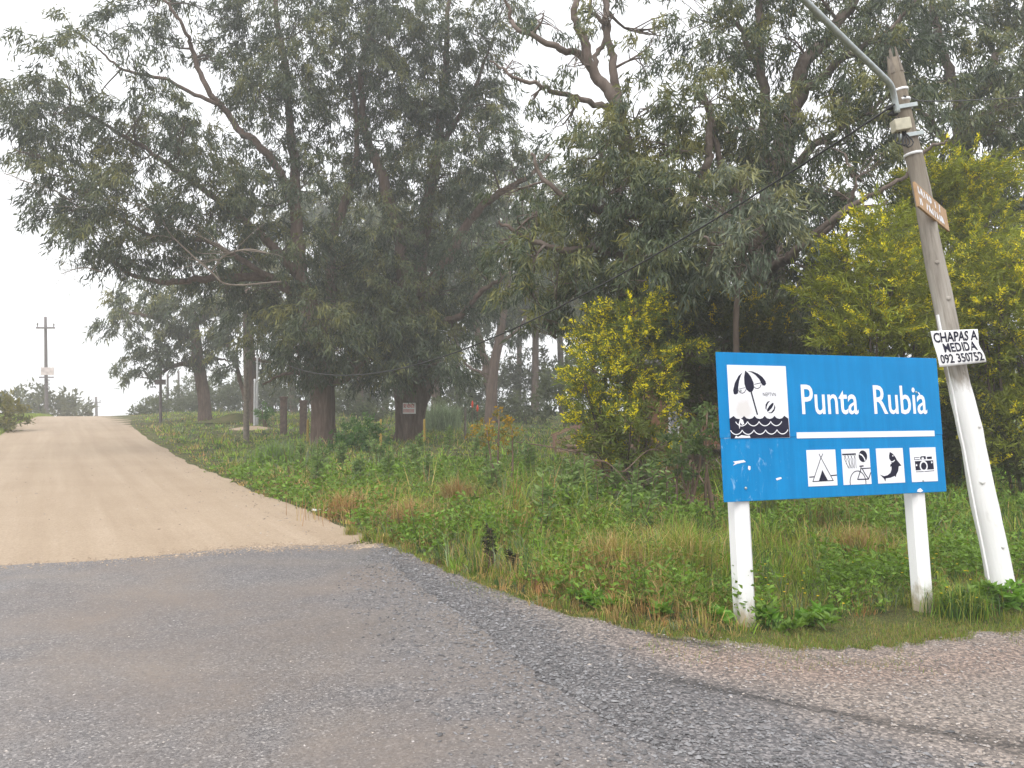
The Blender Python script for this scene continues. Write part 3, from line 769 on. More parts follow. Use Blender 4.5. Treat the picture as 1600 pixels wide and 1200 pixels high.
# --- gum beyond the yellow hedge
D5 = 21.0
gum_tree('eucalyptus_tree', 'dense grey green eucalyptus rising behind the yellow flowering hedge and the leaning pole',
  [(1530, 690, D5, .36), (1525, 560, D5, .33), (1515, 400, D5, .29), (1505, 250, D5, .24), (1500, 130, D5, .18)],
  [[(1502, 160, D5, .14), (1470, 80, D5, .11), (1455, 0, D5, .08), (1440, -70, D5, .05)], [(1503, 180, D5, .13), (1560, 90, D5, .10), (1600, 20, D5, .07), (1640, -40, D5, .04)],
   [(1510, 300, D5, .12), (1580, 230, D5 - .6, .09), (1640, 180, D5 - 1, .05)], [(1506, 250, D5, .10), (1450, 180, D5 - .6, .08), (1410, 120, D5 - .8, .04)]],
  [(1450, 30, 20.5, 60, 50), (1530, 20, 20.5, 66, 50), (1610, 20, 20.5, 60, 60), (1490, 110, 20, 66, 50), (1570, 110, 20, 60, 56), (1630, 130, 20, 50, 60), (1460, 180, 19.5, 50, 40, .6), (1530, 200, 19.5, 56, 46), (1600, 220, 19.5, 56, 50), (1580, 310, 19.5, 60, 56), (1500, 290, 20, 60, 50, 1.1), (1640, 300, 20, 60, 60), (1600, 400, 20, 60, 60), (1430, 250, 20, 46, 40, .6), (1520, -40, 21, 120, 40), (1560, 170, 18.5, 40, 30, .9, .25), (1590, 150, 18.5, 40, 26, .9, .25)],
  0.22, 0.044, cover=3.0, bark='bark_smooth', djit=.9, twigs=8)

# --- two gums down the road
gum_tree('eucalyptus_tree', 'hazy round crowned eucalyptus with single leaning trunk beside the crest of the dirt road',
  [(321, 655, 45, .35), (318, 620, 45, .34), (312, 580, 45, .34), (306, 530, 45, .30), (300, 480, 45, .2)],
  [[(308, 560, 45, .16), (270, 575, 44.5, .12), (235, 590, 44, .06)], [(306, 530, 45, .18), (250, 500, 44, .13), (200, 490, 43.5, .07)], [(304, 510, 45, .16), (345, 480, 45, .12), (380, 455, 45, .07)], [(312, 575, 45, .10), (340, 560, 44.6, .07), (360, 565, 44.5, .04)]],
  [(200, 480, 44, 34, 26), (190, 505, 44, 28, 26), (230, 460, 44, 40, 24), (240, 500, 44, 44, 30, 1, .1), (290, 480, 44, 46, 34), (290, 530, 44, 40, 32), (240, 540, 44, 36, 26, .9), (215, 560, 44, 26, 20, .8), (205, 585, 43.5, 14, 18, .7), (255, 570, 44, 34, 20, .8), (340, 500, 44, 40, 36), (330, 545, 44, 36, 24, .9), (350, 460, 45, 44, 30), (285, 565, 44, 30, 16, .9), (300, 440, 45, 50, 26)],
  0.32, 0.085, cover=2.6, djit=1.5, lobes=0.06, tri=True, twigs=4)
gum_tree('eucalyptus_tree', 'forked eucalyptus beside the white pipe posts with foliage hanging low over the sand heap',
  [(392, 662, 42, .36), (392, 620, 42, .34), (390, 580, 42, .33), (388, 520, 42, .28), (386, 450, 42, .2)],
  [[(390, 640, 42, .14), (376, 600, 42, .12), (366, 560, 42, .09), (350, 530, 42, .06)], [(390, 560, 42, .12), (430, 565, 41.5, .08), (445, 585, 41.3, .04)]],
  [(390, 500, 41.5, 46, 36), (360, 530, 41.5, 30, 26, .9), (410, 545, 41.5, 36, 26), (370, 560, 41.5, 22, 24, .8), (430, 500, 42, 40, 40), (400, 460, 42, 50, 34), (362, 575, 41.5, 10, 14, .8)],
  0.32, 0.085, cover=2.6, djit=1.0, lobes=0.06, tri=True, twigs=4)

# --- hazy trees of the wood behind
FAR = [(770, 612, 46, 'two', 'reddish trunked eucalyptus forking low in the mist between the big gum and wattle'),
       (835, 600, 60, 'one', 'misty slender eucalyptus standing right of the reddish forked gum'),
       (880, 600, 66, 'one', 'pale straight trunk fading in mist behind the wooden stairs'),
       (560, 620, 58, 'one', 'misty eucalyptus seen between the two big brown trunks'),
       (720, 625, 70, 'one', 'faint eucalyptus deep in the mist right of the sale board'),
       (600, 620, 74, 'one', 'faint eucalyptus in the mist behind the massive trunk'),
       (460, 625, 64, 'one', 'misty slim eucalyptus behind the brick gate pillars'),
       (930, 600, 62, 'one', 'misty eucalyptus rising behind the yellow wattle'),
       (1020, 600, 56, 'one', 'misty eucalyptus rising above the timber cabin'),
       (680, 620, 54, 'one', 'misty eucalyptus filling the gap right of the massive trunk'),
       (520, 620, 76, 'one', 'faint eucalyptus behind the leaning gum trunk'),
       (810, 600, 80, 'one', 'faintest eucalyptus between the forked gum and the stairs'),
       (1230, 600, 30, 'one', 'shaded eucalyptus behind the blue board'),
       (1330, 600, 29, 'one', 'shaded eucalyptus behind the olive wattle above the board'),
       (1440, 600, 31, 'one', 'shaded eucalyptus directly behind the leaning pole'),
       (1560, 600, 30, 'one', 'shaded eucalyptus behind the broad wattle at the hedge end'),
       (1120, 600, 33, 'one', 'shaded eucalyptus between the cabin roof and the young gum')]
for k, (px, py, D, kind, lab) in enumerate(FAR):
    tops = rng.uniform(300, 380); sp = 1200 / D
    lean = rng.uniform(-14, 14)
    tk = [(px, 655, D, .32), (px + lean * .3, 600, D, .28), (px + lean * .7, 500, D, .24), (px + lean, 420, D, .18), (px + lean * 1.3, tops, D, .08)]
    lm = [[(px + lean * .6, 520, D, .10), (px - 30, 470, D, .07), (px - 50, 420, D, .04)], [(px + lean * .8, 470, D, .10), (px + 32, 430, D, .07), (px + 46, 390, D, .04)]]
    if kind == 'two':
        tk = [(768, 655, D, .40), (768, 620, D, .34), (772, 570, D, .30), (780, 530, D, .26), (790, 470, D, .2), (800, 400, D, .1)]
        lm = [[(768, 622, D, .26), (758, 575, D, .24), (752, 530, D, .2), (740, 470, D, .14), (735, 410, D, .08)], [(760, 590, D, .10), (735, 572, D, .08), (715, 555, D, .04)], [(778, 540, D, .12), (805, 520, D, .08), (825, 490, D, .05)]]
    cl = []
    for j in range(24):
        cl.append((px + lean + rng.normal() * 48, rng.uniform(tops - 60, 510 if D > 40 else 650), D, rng.uniform(24, 46), rng.uniform(20, 38), rng.uniform(.6, 1.0)))
    gum_tree('background_eucalyptus', lab, tk, lm, cl, 0.42, 0.12, cover=1.7, tri=True, djit=2.5, lobes=.04, twigs=3, trunk_sides=10, group='misty gums of the wood behind')

# ------------------------------------------------------------------ flowering wattles
def wattle(name, label, clumps, base, nstem=5, flower=0.5, fcol=(0.62, 0.47, 0.025), gcol=(0.060, 0.085, 0.028), L=0.14, cover=1.7, group=None, djit=.35):
    b = np.array(base, float); b[2] = terr(b[0], b[1])
    root = thing(name, label, 'shrub', group, tuple(b))
    lf, fl, tw = MB(), MB(), MB()
    cs = []
    for cl in clumps:
        px, py, D, rx, ry = cl[:5]; fk = cl[5] if len(cl) > 5 else 1.0; den = cl[6] if len(cl) > 6 else 1.0
        D = D + rng.uniform(-djit, djit); k = D / FPX; c = at(px, py, D)
        rad = np.array([rx * k, (rx + ry) * .42 * k + .12, ry * k]); cs.append(c)
        nl = int(cover * den * math.pi * rad[0] * rad[2] / (0.5 * L * 0.022 * 0.62))
        per = 22; ns = max(4, nl // per)
        d = unit(rng.normal(size=(ns, 3))); r = rng.random((ns, 1)) ** 0.38; P = d * r
        k1 = rng.normal(size=3) * 3; k2 = rng.normal(size=3) * 3
        lob = np.sin(P @ k1 + rng.random() * 6) + np.sin(P @ k2 + rng.random() * 6)
        kp = lob > -0.9; P = P * (1 + .14 * lob[:, None]); P, d = P[kp], d[kp]; ns = len(P)
        S = c + P * rad
        sd_ = unit(d * [1.2, 1, .3] + [0, 0, .38] + rng.normal(size=(ns, 3)) * .3)
        reps = rng.poisson(per, ns).clip(4); ii = np.repeat(np.arange(ns), reps); n = len(ii)
        sl = L * rng.uniform(1.5, 3.4, ns); u = rng.random(n)
        pos = S[ii] + sd_[ii] * (u * sl[ii])[:, None] + rng.normal(size=(n, 3)) * L * .12
        ax = unit(sd_[ii] * .75 + rng.normal(size=(n, 3)) * .5)
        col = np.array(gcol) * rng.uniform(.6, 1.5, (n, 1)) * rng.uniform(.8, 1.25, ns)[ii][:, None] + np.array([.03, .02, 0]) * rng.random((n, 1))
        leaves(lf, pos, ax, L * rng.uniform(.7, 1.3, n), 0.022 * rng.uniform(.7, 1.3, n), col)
        # blossom spikes: on the outer, upper sprays
        outer_ = ((np.linalg.norm(P, axis=1) > .55) & (rng.random(ns) < np.clip(flower * fk * (0.85 + 0.5 * P[:, 2] - .3 * P[:, 0]), 0, .95)))
        jj = np.where(outer_)[0]
        if len(jj):
            kk = np.repeat(jj, 34); n = len(kk); u = rng.random(n)
            pos = S[kk] + sd_[kk] * ((0.25 + .85 * u) * sl[kk])[:, None] + rng.normal(size=(n, 3)) * .016
            ax = unit(rng.normal(size=(n, 3)) + sd_[kk] * .9)
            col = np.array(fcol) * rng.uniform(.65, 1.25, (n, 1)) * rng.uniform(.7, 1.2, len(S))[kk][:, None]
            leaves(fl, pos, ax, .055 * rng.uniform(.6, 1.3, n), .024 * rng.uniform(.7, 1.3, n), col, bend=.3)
        for e in S[rng.integers(0, ns, 5)]:
            tube(tw, smooth_path([c, (c + e) / 2 + rng.normal(size=3) * .06, e], 5), np.linspace(.012, .004, 5), 3, cap=False)
    for k, c in enumerate(cs):
        f = b + np.array([rng.normal() * .18, rng.normal() * .18, -.1])
        mid = f * .45 + c * .55 + rng.normal(size=3) * .12 + [0, 0, .1]
        m = 10
        if k < nstem:
            reparent(tube(MB(), smooth_path([f, mid, c], m), np.linspace(.03, .012, m), 7, .1).build('stem', M['twig'], smooth=True), root)
        else:
            tube(tw, smooth_path([f * .3 + c * .7 - [0, 0, .2], (mid + c) / 2, c], 6), np.linspace(.022, .01, 6), 4, cap=False)
    reparent(tag(tw.build('twigs', M['twig'], smooth=True), kind='stuff'), root)
    reparent(tag(lf.build('foliage', M['grass']), kind='stuff'), root)
    if fl.n: reparent(tag(fl.build('blossom', M['flower'], None), 'yellow blossom spikes', kind='stuff'), root)
    return root

wattle('wattle_bush', 'bright yellow flowering wattle bush standing before the timber cabin',
  [(990, 490, 14, 44, 30), (960, 520, 14, 46, 32), (945, 560, 13.8, 42, 30, 1.6), (930, 580, 13.8, 30, 22, 1.7), (995, 540, 13.8, 46, 36), (1010, 580, 14, 40, 30, .7), (965, 600, 13.8, 48, 26, 1.0), (925, 615, 13.8, 24, 18, .5), (975, 630, 13.6, 48, 26, .8), (940, 650, 13.6, 36, 24, .5), (985, 662, 13.5, 46, 22, .6), (930, 670, 13.6, 26, 18, .5), (960, 690, 13.5, 46, 14, .5), (1020, 640, 13.8, 30, 26, .5), (930, 705, 13.5, 36, 22, .25), (990, 712, 13.4, 44, 22, .2), (1040, 690, 13.6, 36, 26, .2), (915, 600, 13.6, 22, 24, 1.2), (920, 640, 13.6, 26, 22, .9), (1050, 545, 14.2, 34, 18, .9), (1075, 550, 14.2, 26, 14, .8), (1000, 610, 13.8, 36, 24, .8)],
  at(985, 690, 14), flower=1.0, fcol=(0.88, 0.76, 0.03), gcol=(.13, .165, .035), cover=2.5)
wattle('wattle_bush', 'sparse dull flowered wattle in the shade between the cabin and the blue sign',
  [(1090, 500, 15, 46, 26, .7), (1140, 490, 15, 40, 26, .8), (1060, 510, 15, 36, 22, .6), (1180, 510, 15, 44, 30, .4), (1130, 535, 15, 44, 22, .4), (1240, 520, 15, 46, 30, .3), (1200, 560, 15, 46, 26, .2), (1090, 580, 15.2, 50, 36, .15), (1110, 630, 15, 46, 36, .1), (1070, 620, 15.2, 30, 30, .1), (1140, 590, 15, 40, 40, .1)],
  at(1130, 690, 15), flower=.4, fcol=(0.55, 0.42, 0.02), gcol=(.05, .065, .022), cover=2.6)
GY = (0.80, 0.70, 0.04); GG = (0.19, 0.22, 0.03)
wattle('wattle_bush', 'tall olive yellow wattle bush just left of the leaning pole above the blue sign',
  [(1400, 420, 13, 46, 34, 1), (1360, 450, 13, 46, 36, .8), (1420, 470, 13, 46, 40, 1), (1370, 510, 13, 60, 40, .8), (1430, 530, 13, 50, 36), (1330, 400, 13.4, 40, 30, .5), (1320, 530, 13.2, 40, 36, .5), (1380, 360, 13.5, 46, 30, .8), (1400, 580, 13.2, 80, 40, .5), (1340, 600, 13.3, 70, 40, .3), (1300, 460, 13.6, 40, 40, .25)],
  at(1385, 760, 13), flower=.52, fcol=GY, gcol=GG, cover=3.4)
wattle('wattle_bush', 'highest wattle bush with yellow sprays topping the hedge behind the leaning pole',
  [(1470, 270, 15, 50, 34), (1520, 280, 15, 50, 34), (1550, 310, 15, 36, 30), (1480, 330, 15, 60, 40), (1540, 355, 15, 46, 30), (1440, 330, 15, 40, 40, .8), (1500, 400, 15, 70, 40, .9), (1440, 290, 15, 36, 30, .7), (1480, 470, 15.3, 70, 50, .4), (1550, 440, 15.3, 60, 40, .4)],
  at(1490, 730, 15), flower=.52, fcol=GY, gcol=GG, cover=3.4)
wattle('wattle_bush', 'broad yellow wattle bush at the end of the hedge right of the leaning pole',
  [(1570, 410, 13, 56, 36, 1.0), (1620, 430, 13, 46, 46), (1530, 440, 13, 46, 30), (1560, 480, 13, 60, 36), (1610, 510, 13, 50, 40, .8), (1540, 530, 13.2, 50, 36, .4), (1590, 570, 13, 50, 36, .8), (1600, 630, 12.8, 46, 36, .8), (1640, 600, 13, 50, 60), (1570, 620, 13.4, 60, 46, .15), (1590, 690, 13, 60, 46, .3), (1520, 600, 13.5, 46, 60, .15)],
  at(1585, 765, 13), flower=.52, fcol=GY, gcol=(.17, .20, .03), cover=3.4)
wattle('wattle_bush', 'shaded dark wattle thicket low behind the right post of the blue sign',
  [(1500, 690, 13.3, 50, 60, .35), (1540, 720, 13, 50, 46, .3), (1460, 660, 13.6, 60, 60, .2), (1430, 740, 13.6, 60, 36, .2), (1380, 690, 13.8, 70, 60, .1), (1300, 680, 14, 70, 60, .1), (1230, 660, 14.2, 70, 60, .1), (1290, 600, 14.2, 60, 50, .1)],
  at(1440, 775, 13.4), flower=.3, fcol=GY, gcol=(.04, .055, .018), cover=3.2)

# ------------------------------------------------------------------ generic leafy shrubs and weeds
def shrub(name, label, cat, base, clumps, L, W, pal, cover=1.6, up=.25, group=None, per=16, nstem=3, djit=.2):
    b = np.array(base, float); b[2] = terr(b[0], b[1])
    root = thing(name, label, cat, group, tuple(b))
    lf, tw = MB(), MB(); pal = np.array(pal)
    for k, cl in enumerate(clumps):
        px, py, D, rx, ry = cl[:5]
        D = D + rng.uniform(-djit, djit); kk = D / FPX; c = at(px, py, D)
        rad = np.array([rx * kk, (rx + ry) * .45 * kk, ry * kk])
        nl = int(cover * math.pi * rad[0] * rad[2] / (.5 * L * W * .62))
        ns = max(3, nl // per); d = unit(rng.normal(size=(ns, 3))); P = d * rng.random((ns, 1)) ** .4
        S = c + P * rad; ii = np.repeat(np.arange(ns), per); n = len(ii)
        od = unit(d + [0, 0, up] + rng.normal(size=(ns, 3)) * .3)
        pos = S[ii] + od[ii] * rng.random((n, 1)) * L + rng.normal(size=(n, 3)) * L * .35
        ax = unit(od[ii] * .6 + rng.normal(size=(n, 3)) * .6)
        f = np.clip(.5 + .35 * P[ii, 2] + rng.normal(size=ns)[ii] * .2 + rng.normal(size=n) * .2, 0, 1)[:, None]
        leaves(lf, pos, ax, L * rng.uniform(.7, 1.3, n), W * rng.uniform(.7, 1.3, n), pal[0] * (1 - f) + pal[1] * f)
        st_ = tube(MB(), smooth_path([b + rng.normal(size=3) * [.08, .08, 0] - [0, 0, .05], (b + c) / 2 + rng.normal(size=3) * .06, c], 6), np.linspace(.02, .008, 6) * (1 + D / 30), 5)
        if k < nstem: reparent(st_.build('stem', M['deadstem'], smooth=True), root)
    reparent(tag(lf.build('foliage', M['grass']), kind='stuff'), root)
    return root

G_BUSH = [(.035, .085, .02), (.10, .20, .045)]
shrub('leafy_bush', 'bright green leafy bush at the foot of the two big eucalyptus trunks', 'bush', at(562, 705, 25),
  [(545, 680, 25, 22, 20), (568, 672, 25, 24, 20), (585, 690, 24.8, 22, 16), (555, 697, 24.8, 28, 14), (535, 695, 24.8, 16, 12)], .14, .05, G_BUSH)
shrub('leafy_bush', 'small fresh green bush between the white pipe post and brick pillar', 'bush', at(415, 660, 38), [(415, 650, 38, 12, 12), (410, 640, 38, 8, 8)], .16, .06, G_BUSH)
shrub('orange_weed', 'straggly weed with orange yellow flowers left of the long fallen branch', 'bush', at(785, 735, 14),
  [(780, 650, 14, 22, 14), (760, 668, 14, 26, 12), (800, 670, 14, 24, 14), (775, 690, 14, 30, 14), (745, 680, 14, 14, 10)], .075, .03, [(.11, .12, .03), (.50, .30, .03)], cover=.6)
for k, (px, py, w, h, lab) in enumerate([(1080, 690, 40, 22, 'green bush with yellow tips growing beside the left edge of the blue sign'), (1105, 660, 22, 34, 'upright leafy bush standing between cabin and blue sign'), (1060, 720, 46, 20, 'low leafy bush at the foot of the brush heap')]):
    shrub('leafy_bush', lab, 'bush', at(px, py + h + 30, 11.5), [(px - w * .4, py + 6, 11.5, w * .6, h * .7), (px + w * .4, py, 11.4, w * .6, h * .8), (px, py - h * .5, 11.5, w * .5, h * .5), (px, py + h * .6, 11.4, w * .8, h * .6)], .10, .035, [(.05, .085, .03), (.13, .18, .055)], cover=1.1)
# roadside scrub on the left of the dirt road and over the crest
shrub('roadside_bush', 'olive roadside bush on the left verge of the dirt road', 'bush', at(0, 690, 36),
  [(10, 640, 36, 26, 20), (-20, 650, 36, 40, 30), (30, 655, 36, 16, 14), (-10, 675, 35, 30, 18), (-60, 640, 36, 50, 40)], .26, .09, [(.06, .075, .025), (.22, .20, .05)])
SCR = [(20, 630, 66, 30, 20), (60, 625, 70, 34, 18), (90, 630, 72, 36, 18), (112, 640, 74, 24, 14), (130, 643, 84, 20, 10), (70, 645, 66, 60, 14), (28, 645, 64, 40, 16)]
for k, c in enumerate(SCR[:6]):
    shrub('coastal_shrub', 'misty green shrub beyond the road crest around the utility pole', 'bush', at(c[0], 655, c[2]), [c, (c[0] - c[3] * .4, c[1] - c[4] * .3, c[2], c[3] * .5, c[4] * .7), (c[0], c[1] + 16, c[2], c[3], 16)], .5, .2, [(.05, .06, .03), (.13, .14, .07)], cover=1.3, group='shrubs beyond the road crest', nstem=1)
UL = ['low misty bush beside the road crest on the right verge', 'misty bush behind the thin dark post with a box', 'misty bush behind the faint post', 'tall pale bush in mist behind the leaning single trunk', 'misty bush behind the forked gum', 'wide misty bush under the round crowned gum', 'low wide misty bush at the verge top', 'misty bush behind the brick gate pillars', 'misty bush between the two big brown trunks', 'grey bush left of the massive trunk foot', 'grey bush behind the red flower spikes', 'misty bush at the foot of the reddish forked gum', 'misty bush left of the wooden stairs', 'dark round bush behind the wooden stairs', 'dark tall bush between stairs and yellow wattle', 'tall misty bush right of the massive trunk', 'tall misty bush behind the reddish forked gum', 'tall misty bush behind the slender gum near the stairs', 'tall misty bush behind the sale board', 'tall misty bush behind the masonry pillars', 'tall misty bush in the gap left of the massive trunk', 'tall misty bush behind the white pipes']
for k, c in enumerate([(230, 640, 62, 26, 14), (262, 625, 70, 26, 16), (300, 612, 78, 30, 22), (345, 605, 74, 36, 26), (380, 612, 70, 30, 24), (330, 630, 72, 50, 18), (250, 643, 62, 40, 12), (430, 615, 66, 34, 26), (545, 625, 52, 34, 20), (590, 640, 46, 30, 16), (705, 640, 44, 36, 18), (745, 645, 50, 36, 16), (820, 640, 46, 40, 20), (880, 600, 40, 36, 36), (910, 570, 42, 24, 34), (705, 600, 60, 40, 40), (765, 595, 68, 44, 44), (835, 585, 62, 44, 48), (600, 600, 66, 40, 36), (482, 600, 62, 36, 36), (545, 590, 68, 40, 40), (425, 590, 72, 36, 30)]):
    labs = UL[k]
    shrub('understorey_bush', labs, 'bush', at(c[0], 660, c[2]), [c, (c[0] - c[3] * .5, c[1] + 6, c[2], c[3] * .5, c[4] * .8), (c[0] + c[3] * .5, c[1] + 8, c[2], c[3] * .5, c[4] * .7), (c[0], c[1] + c[4], c[2], c[3] * .9, c[4] * .8)], .34, .12, [(.045, .06, .028), (.12, .14, .06)], cover=1.25, group='bushes under the misty gums', nstem=1)

# ------------------------------------------------------------------ grass
def blades(mb, x, y, h, w, col, lean=.35, seg2=True):
    n = len(x); z = terr(x, y) - .01
    if isinstance(lean, np.ndarray):
        le = np.linalg.norm(lean, axis=1) + 1e-6; d = np.column_stack([lean / le[:, None], np.zeros(n)])
        le = (le * h)[:, None]; a = rng.random(n) * 6.283
        p = np.stack([np.cos(a), np.sin(a), 0 * a], -1)
    else:
        a = rng.random(n) * 6.283; d = np.stack([np.cos(a), np.sin(a), 0 * a], -1)
        p = np.stack([-d[:, 1], d[:, 0], 0 * a], -1)
        le = (lean * rng.gamma(2.0, .5, n))[:, None] * h[:, None]
    B = np.stack([x, y, z], -1)
    up = np.array([0, 0, 1.0])
    mid = B + up * (h * .58)[:, None] + d * le * .35
    tip = B + up * (h * np.clip(1.0 - .35 * le[:, 0] / h, .3, 1))[:, None] + d * le * 1.15
    W = w[:, None] * .5
    if seg2:
        V = np.stack([B - p * W, B + p * W, mid + p * W * .75, mid - p * W * .75, tip], 1)
        i = np.arange(n)[:, None] * 5
        mb.add(V.reshape(-1, 3), None, None)
        o = mb.n - n * 5
        mb.q.append(i + np.array([[0, 1, 2, 3]]) + o); mb.cq.append(col)
        mb.t.append(i + np.array([[3, 2, 4]]) + o); mb.ct.append(col)
    else:
        V = np.stack([B - p * W, B + p * W, tip], 1)
        mb.add(V.reshape(-1, 3), None, np.arange(n * 3).reshape(n, 3), col)

def verge_mask(x, y):
    s, t = st(x, y)
    right = (t > road_right(s) + .02 + .1 * rng.random(len(x))) & (y > gedge_y(np.maximum(x, -1.49)) - .02) | ((x < -1.5) & (t > road_right(s) + .02) & (s > 9.5))
    return right & (s > 4)

GREEN = np.array([.095, .165, .03]); OLIVE = np.array([.15, .165, .04]); STRAW = np.array([.33, .24, .10]); RUST = np.array([.24, .13, .06]); DEEP = np.array([.045, .085, .025]); GREYG = np.array([.12, .15, .085])

def grass_field(nc, per, Dlo, Dhi, seg2, wmul, hmul=1.0):
    """tufts of blades: each tuft has its own height, colour and lean"""
    D = np.exp(rng.uniform(math.log(Dlo), math.log(Dhi), nc)); cx = rng.uniform(-.95, .95, nc) * D; cy = D
    k = verge_mask(cx, cy); cx, cy, D = cx[k], cy[k], D[k]; nc = len(cx)
    s, t = st(cx, cy)
    edge = np.where(cx > -1.5, cy - gedge_y(np.maximum(cx, -1.49)), 9)
    edge = np.minimum(edge, t - road_right(s))
    big = fbm(cx, cy, .45, 51); mid = fbm(cx, cy, 1.3, 61)
    short = np.maximum(1 - ss(.05, .55 + .6 * big, edge), .8 * ss(1.2, 1.9, cx) * (1 - ss(1.2, 2.8, edge)))
    h = (.065 + .27 * big * mid * 2.0) * (1 - .84 * short) + .035
    h *= np.exp(rng.normal(size=nc) * .38) * (1 - .5 * ss(15, 24, D)) * hmul
    brush = ss(1.0, 1.6, cx) * (1 - ss(3.6, 4.2, cx)) * ss(10.2, 11, cy) * (1 - ss(14, 15, cy))
    h = h * (1 - .6 * brush)
    tall = rng.random(nc) < .05; h = np.where(tall & (short < .5), h * 1.7, h)
    dry = np.clip(1.5 * (fbm(cx, cy, .7, 81) - .44) + .55 * np.exp(-((edge - .7) / .7) ** 2) * (1 - .8 * ss(.6, 1.8, cx)) - .35 * ss(14, 22, D), 0, 1)
    isdry = rng.random(nc) < np.clip(dry * .85 + .35 * brush, 0, .9)
    g = rng.random((nc, 1)); f = fbm(cx, cy, .9, 91)[:, None]
    col = GREEN * (1 - f) + OLIVE * f
    col = np.where(g < .25, DEEP, col); col = np.where(g > .88, GREYG, col); col = np.where((g > .25) & (g < .38), LIME, col)
    cold = np.where(rng.random((nc, 1)) < .22, RUST, STRAW); cold = np.where(rng.random((nc, 1)) < .15, BROWN, cold)
    col = np.where(isdry[:, None], cold, col) * np.exp(rng.normal(size=(nc, 1)) * .25)
    la = rng.random(nc) * 6.283; lm = rng.gamma(2, .12, nc)
    ii = np.repeat(np.arange(nc), rng.poisson(per, nc)); n = len(ii)
    rad = .012 * D[ii] ** .8 * (.5 + h[ii] * 2.0)
    a = rng.random(n) * 6.283; r = np.abs(rng.normal(size=n)) * rad
    x = cx[ii] + r * np.cos(a); y = cy[ii] + r * np.sin(a)
    hb = np.maximum(h[ii] * rng.uniform(.35, 1.15, n), .02)
    dx = np.cos(a) * (r / (rad + 1e-6)) * .35 + np.cos(la[ii]) * lm[ii] + rng.normal(size=n) * .16
    dy = np.sin(a) * (r / (rad + 1e-6)) * .35 + np.sin(la[ii]) * lm[ii] + rng.normal(size=n) * .16
    w = np.clip(wmul * D[ii] * rng.uniform(.45, 1.6, n), .003, .06)
    c = col[ii] * rng.uniform(.7, 1.3, (n, 1))
    mixin = rng.random((n, 1)) < .12; c = np.where(mixin, STRAW * rng.uniform(.6, 1.2, (n, 1)), c)
    gm, dm = MB(), MB()
    for m_, sel in ((gm, ~isdry[ii]), (dm, isdry[ii])):
        blades(m_, x[sel], y[sel], hb[sel], w[sel], c[sel], np.stack([dx, dy], -1)[sel], seg2)
    return gm, dm
GREEN, OLIVE, STRAW, RUST, DEEP, GREYG = GREEN * [1.85, 1.75, 1.4], OLIVE * [1.9, 1.8, 1.4], STRAW * 1.45, RUST * 1.5, DEEP * 1.5, GREYG * 1.6
LIME = np.array([.22, .36, .055]); BROWN = np.array([.12, .075, .045])
g1, d1 = grass_field(17500, 13, 5.0, 15, True, .00095)
tag(g1.build('verge_grass', M['grass']), 'green grass growing thick on the bank behind the sign', 'grass', kind='stuff')
tag(d1.build('dry_grass', M['grass']), 'dry straw coloured grass mixed through the bank along the road', 'grass', kind='stuff')
g2, d2 = grass_field(22000, 9, 14, 70, False, .0016, 1.25)
tag(g2.build('far_grass', M['grass']), 'green grass under the trees further from the road', 'grass', kind='stuff')
tag(d2.build('far_dry_grass', M['grass']), 'faded dry grass under the trees further away', 'grass', kind='stuff')
# short turf along the gravel
n = 60000
x_ = rng.uniform(-1.5, 5.2, n); y_ = gedge_y(x_) - .10 + rng.gamma(1.3, .32, n) - .55 * rng.random(n) * (rng.random(n) < .3)
k = (y_ > gedge_y(x_) - .10 * vnoise(x_, x_ * 0, 7, 3)) | (fbm(x_, y_, 2.0, 44) > .60); x_, y_ = x_[k], y_[k]; n = len(x_)
tf = MB(); blades(tf, x_, y_, rng.uniform(.012, .05, n) * (.6 + vnoise(x_, y_, 3, 12)), rng.uniform(.003, .007, n), np.where(rng.random((n, 1)) < .25, STRAW * .7, np.where(rng.random((n, 1)) < .4, OLIVE * .8, GREEN * .8)) * rng.uniform(.6, 1.3, (n, 1)), .5, False)
tag(tf.build('short_turf', M['grass']), 'short worn turf fringing the gravel in front of the posts', 'grass', kind='stuff')
# low broad-leaved ground cover between the tufts
n = 10000; D_ = np.exp(rng.uniform(math.log(5.2), math.log(20), n)); x_ = rng.uniform(-.9, .9, n) * D_; k = verge_mask(x_, D_); x_, y_ = x_[k], D_[k]
k = (fbm(x_, y_, .8, 33) > .44) & (y_ - gedge_y(np.maximum(x_, -1.49)) > .25); x_, y_ = x_[k], y_[k]
per = 14; ii = np.repeat(np.arange(len(x_)), per); n = len(ii); hh_ = (rng.uniform(.06, .42, len(x_)) * (.5 + fbm(x_, y_, .6, 35)))[ii]
sz = (.034 * (y_ / 8) ** .7)[ii]
C_ = np.stack([x_[ii] + rng.normal(size=n) * sz * 1.8, y_[ii] + rng.normal(size=n) * sz * 1.8, terr(x_, y_)[ii] + hh_ * rng.uniform(.3, 1.1, n)], -1)
lv = MB(); a = rng.random(n) * 6.28
leaves(lv, C_, unit(np.stack([np.cos(a), np.sin(a), rng.normal(size=n) * .5 + .2], -1)), sz * rng.uniform(1.2, 2.6, n), sz * rng.uniform(.6, 1.2, n), np.where(rng.random((len(x_), 1)) < .5, LIME * .75, GREEN)[ii] * rng.uniform(.5, 1.2, (n, 1)), .2)
tag(lv.build('ground_cover', M['grass']), 'low broad leaved green ground cover among the bank grass', 'ground cover', kind='stuff')
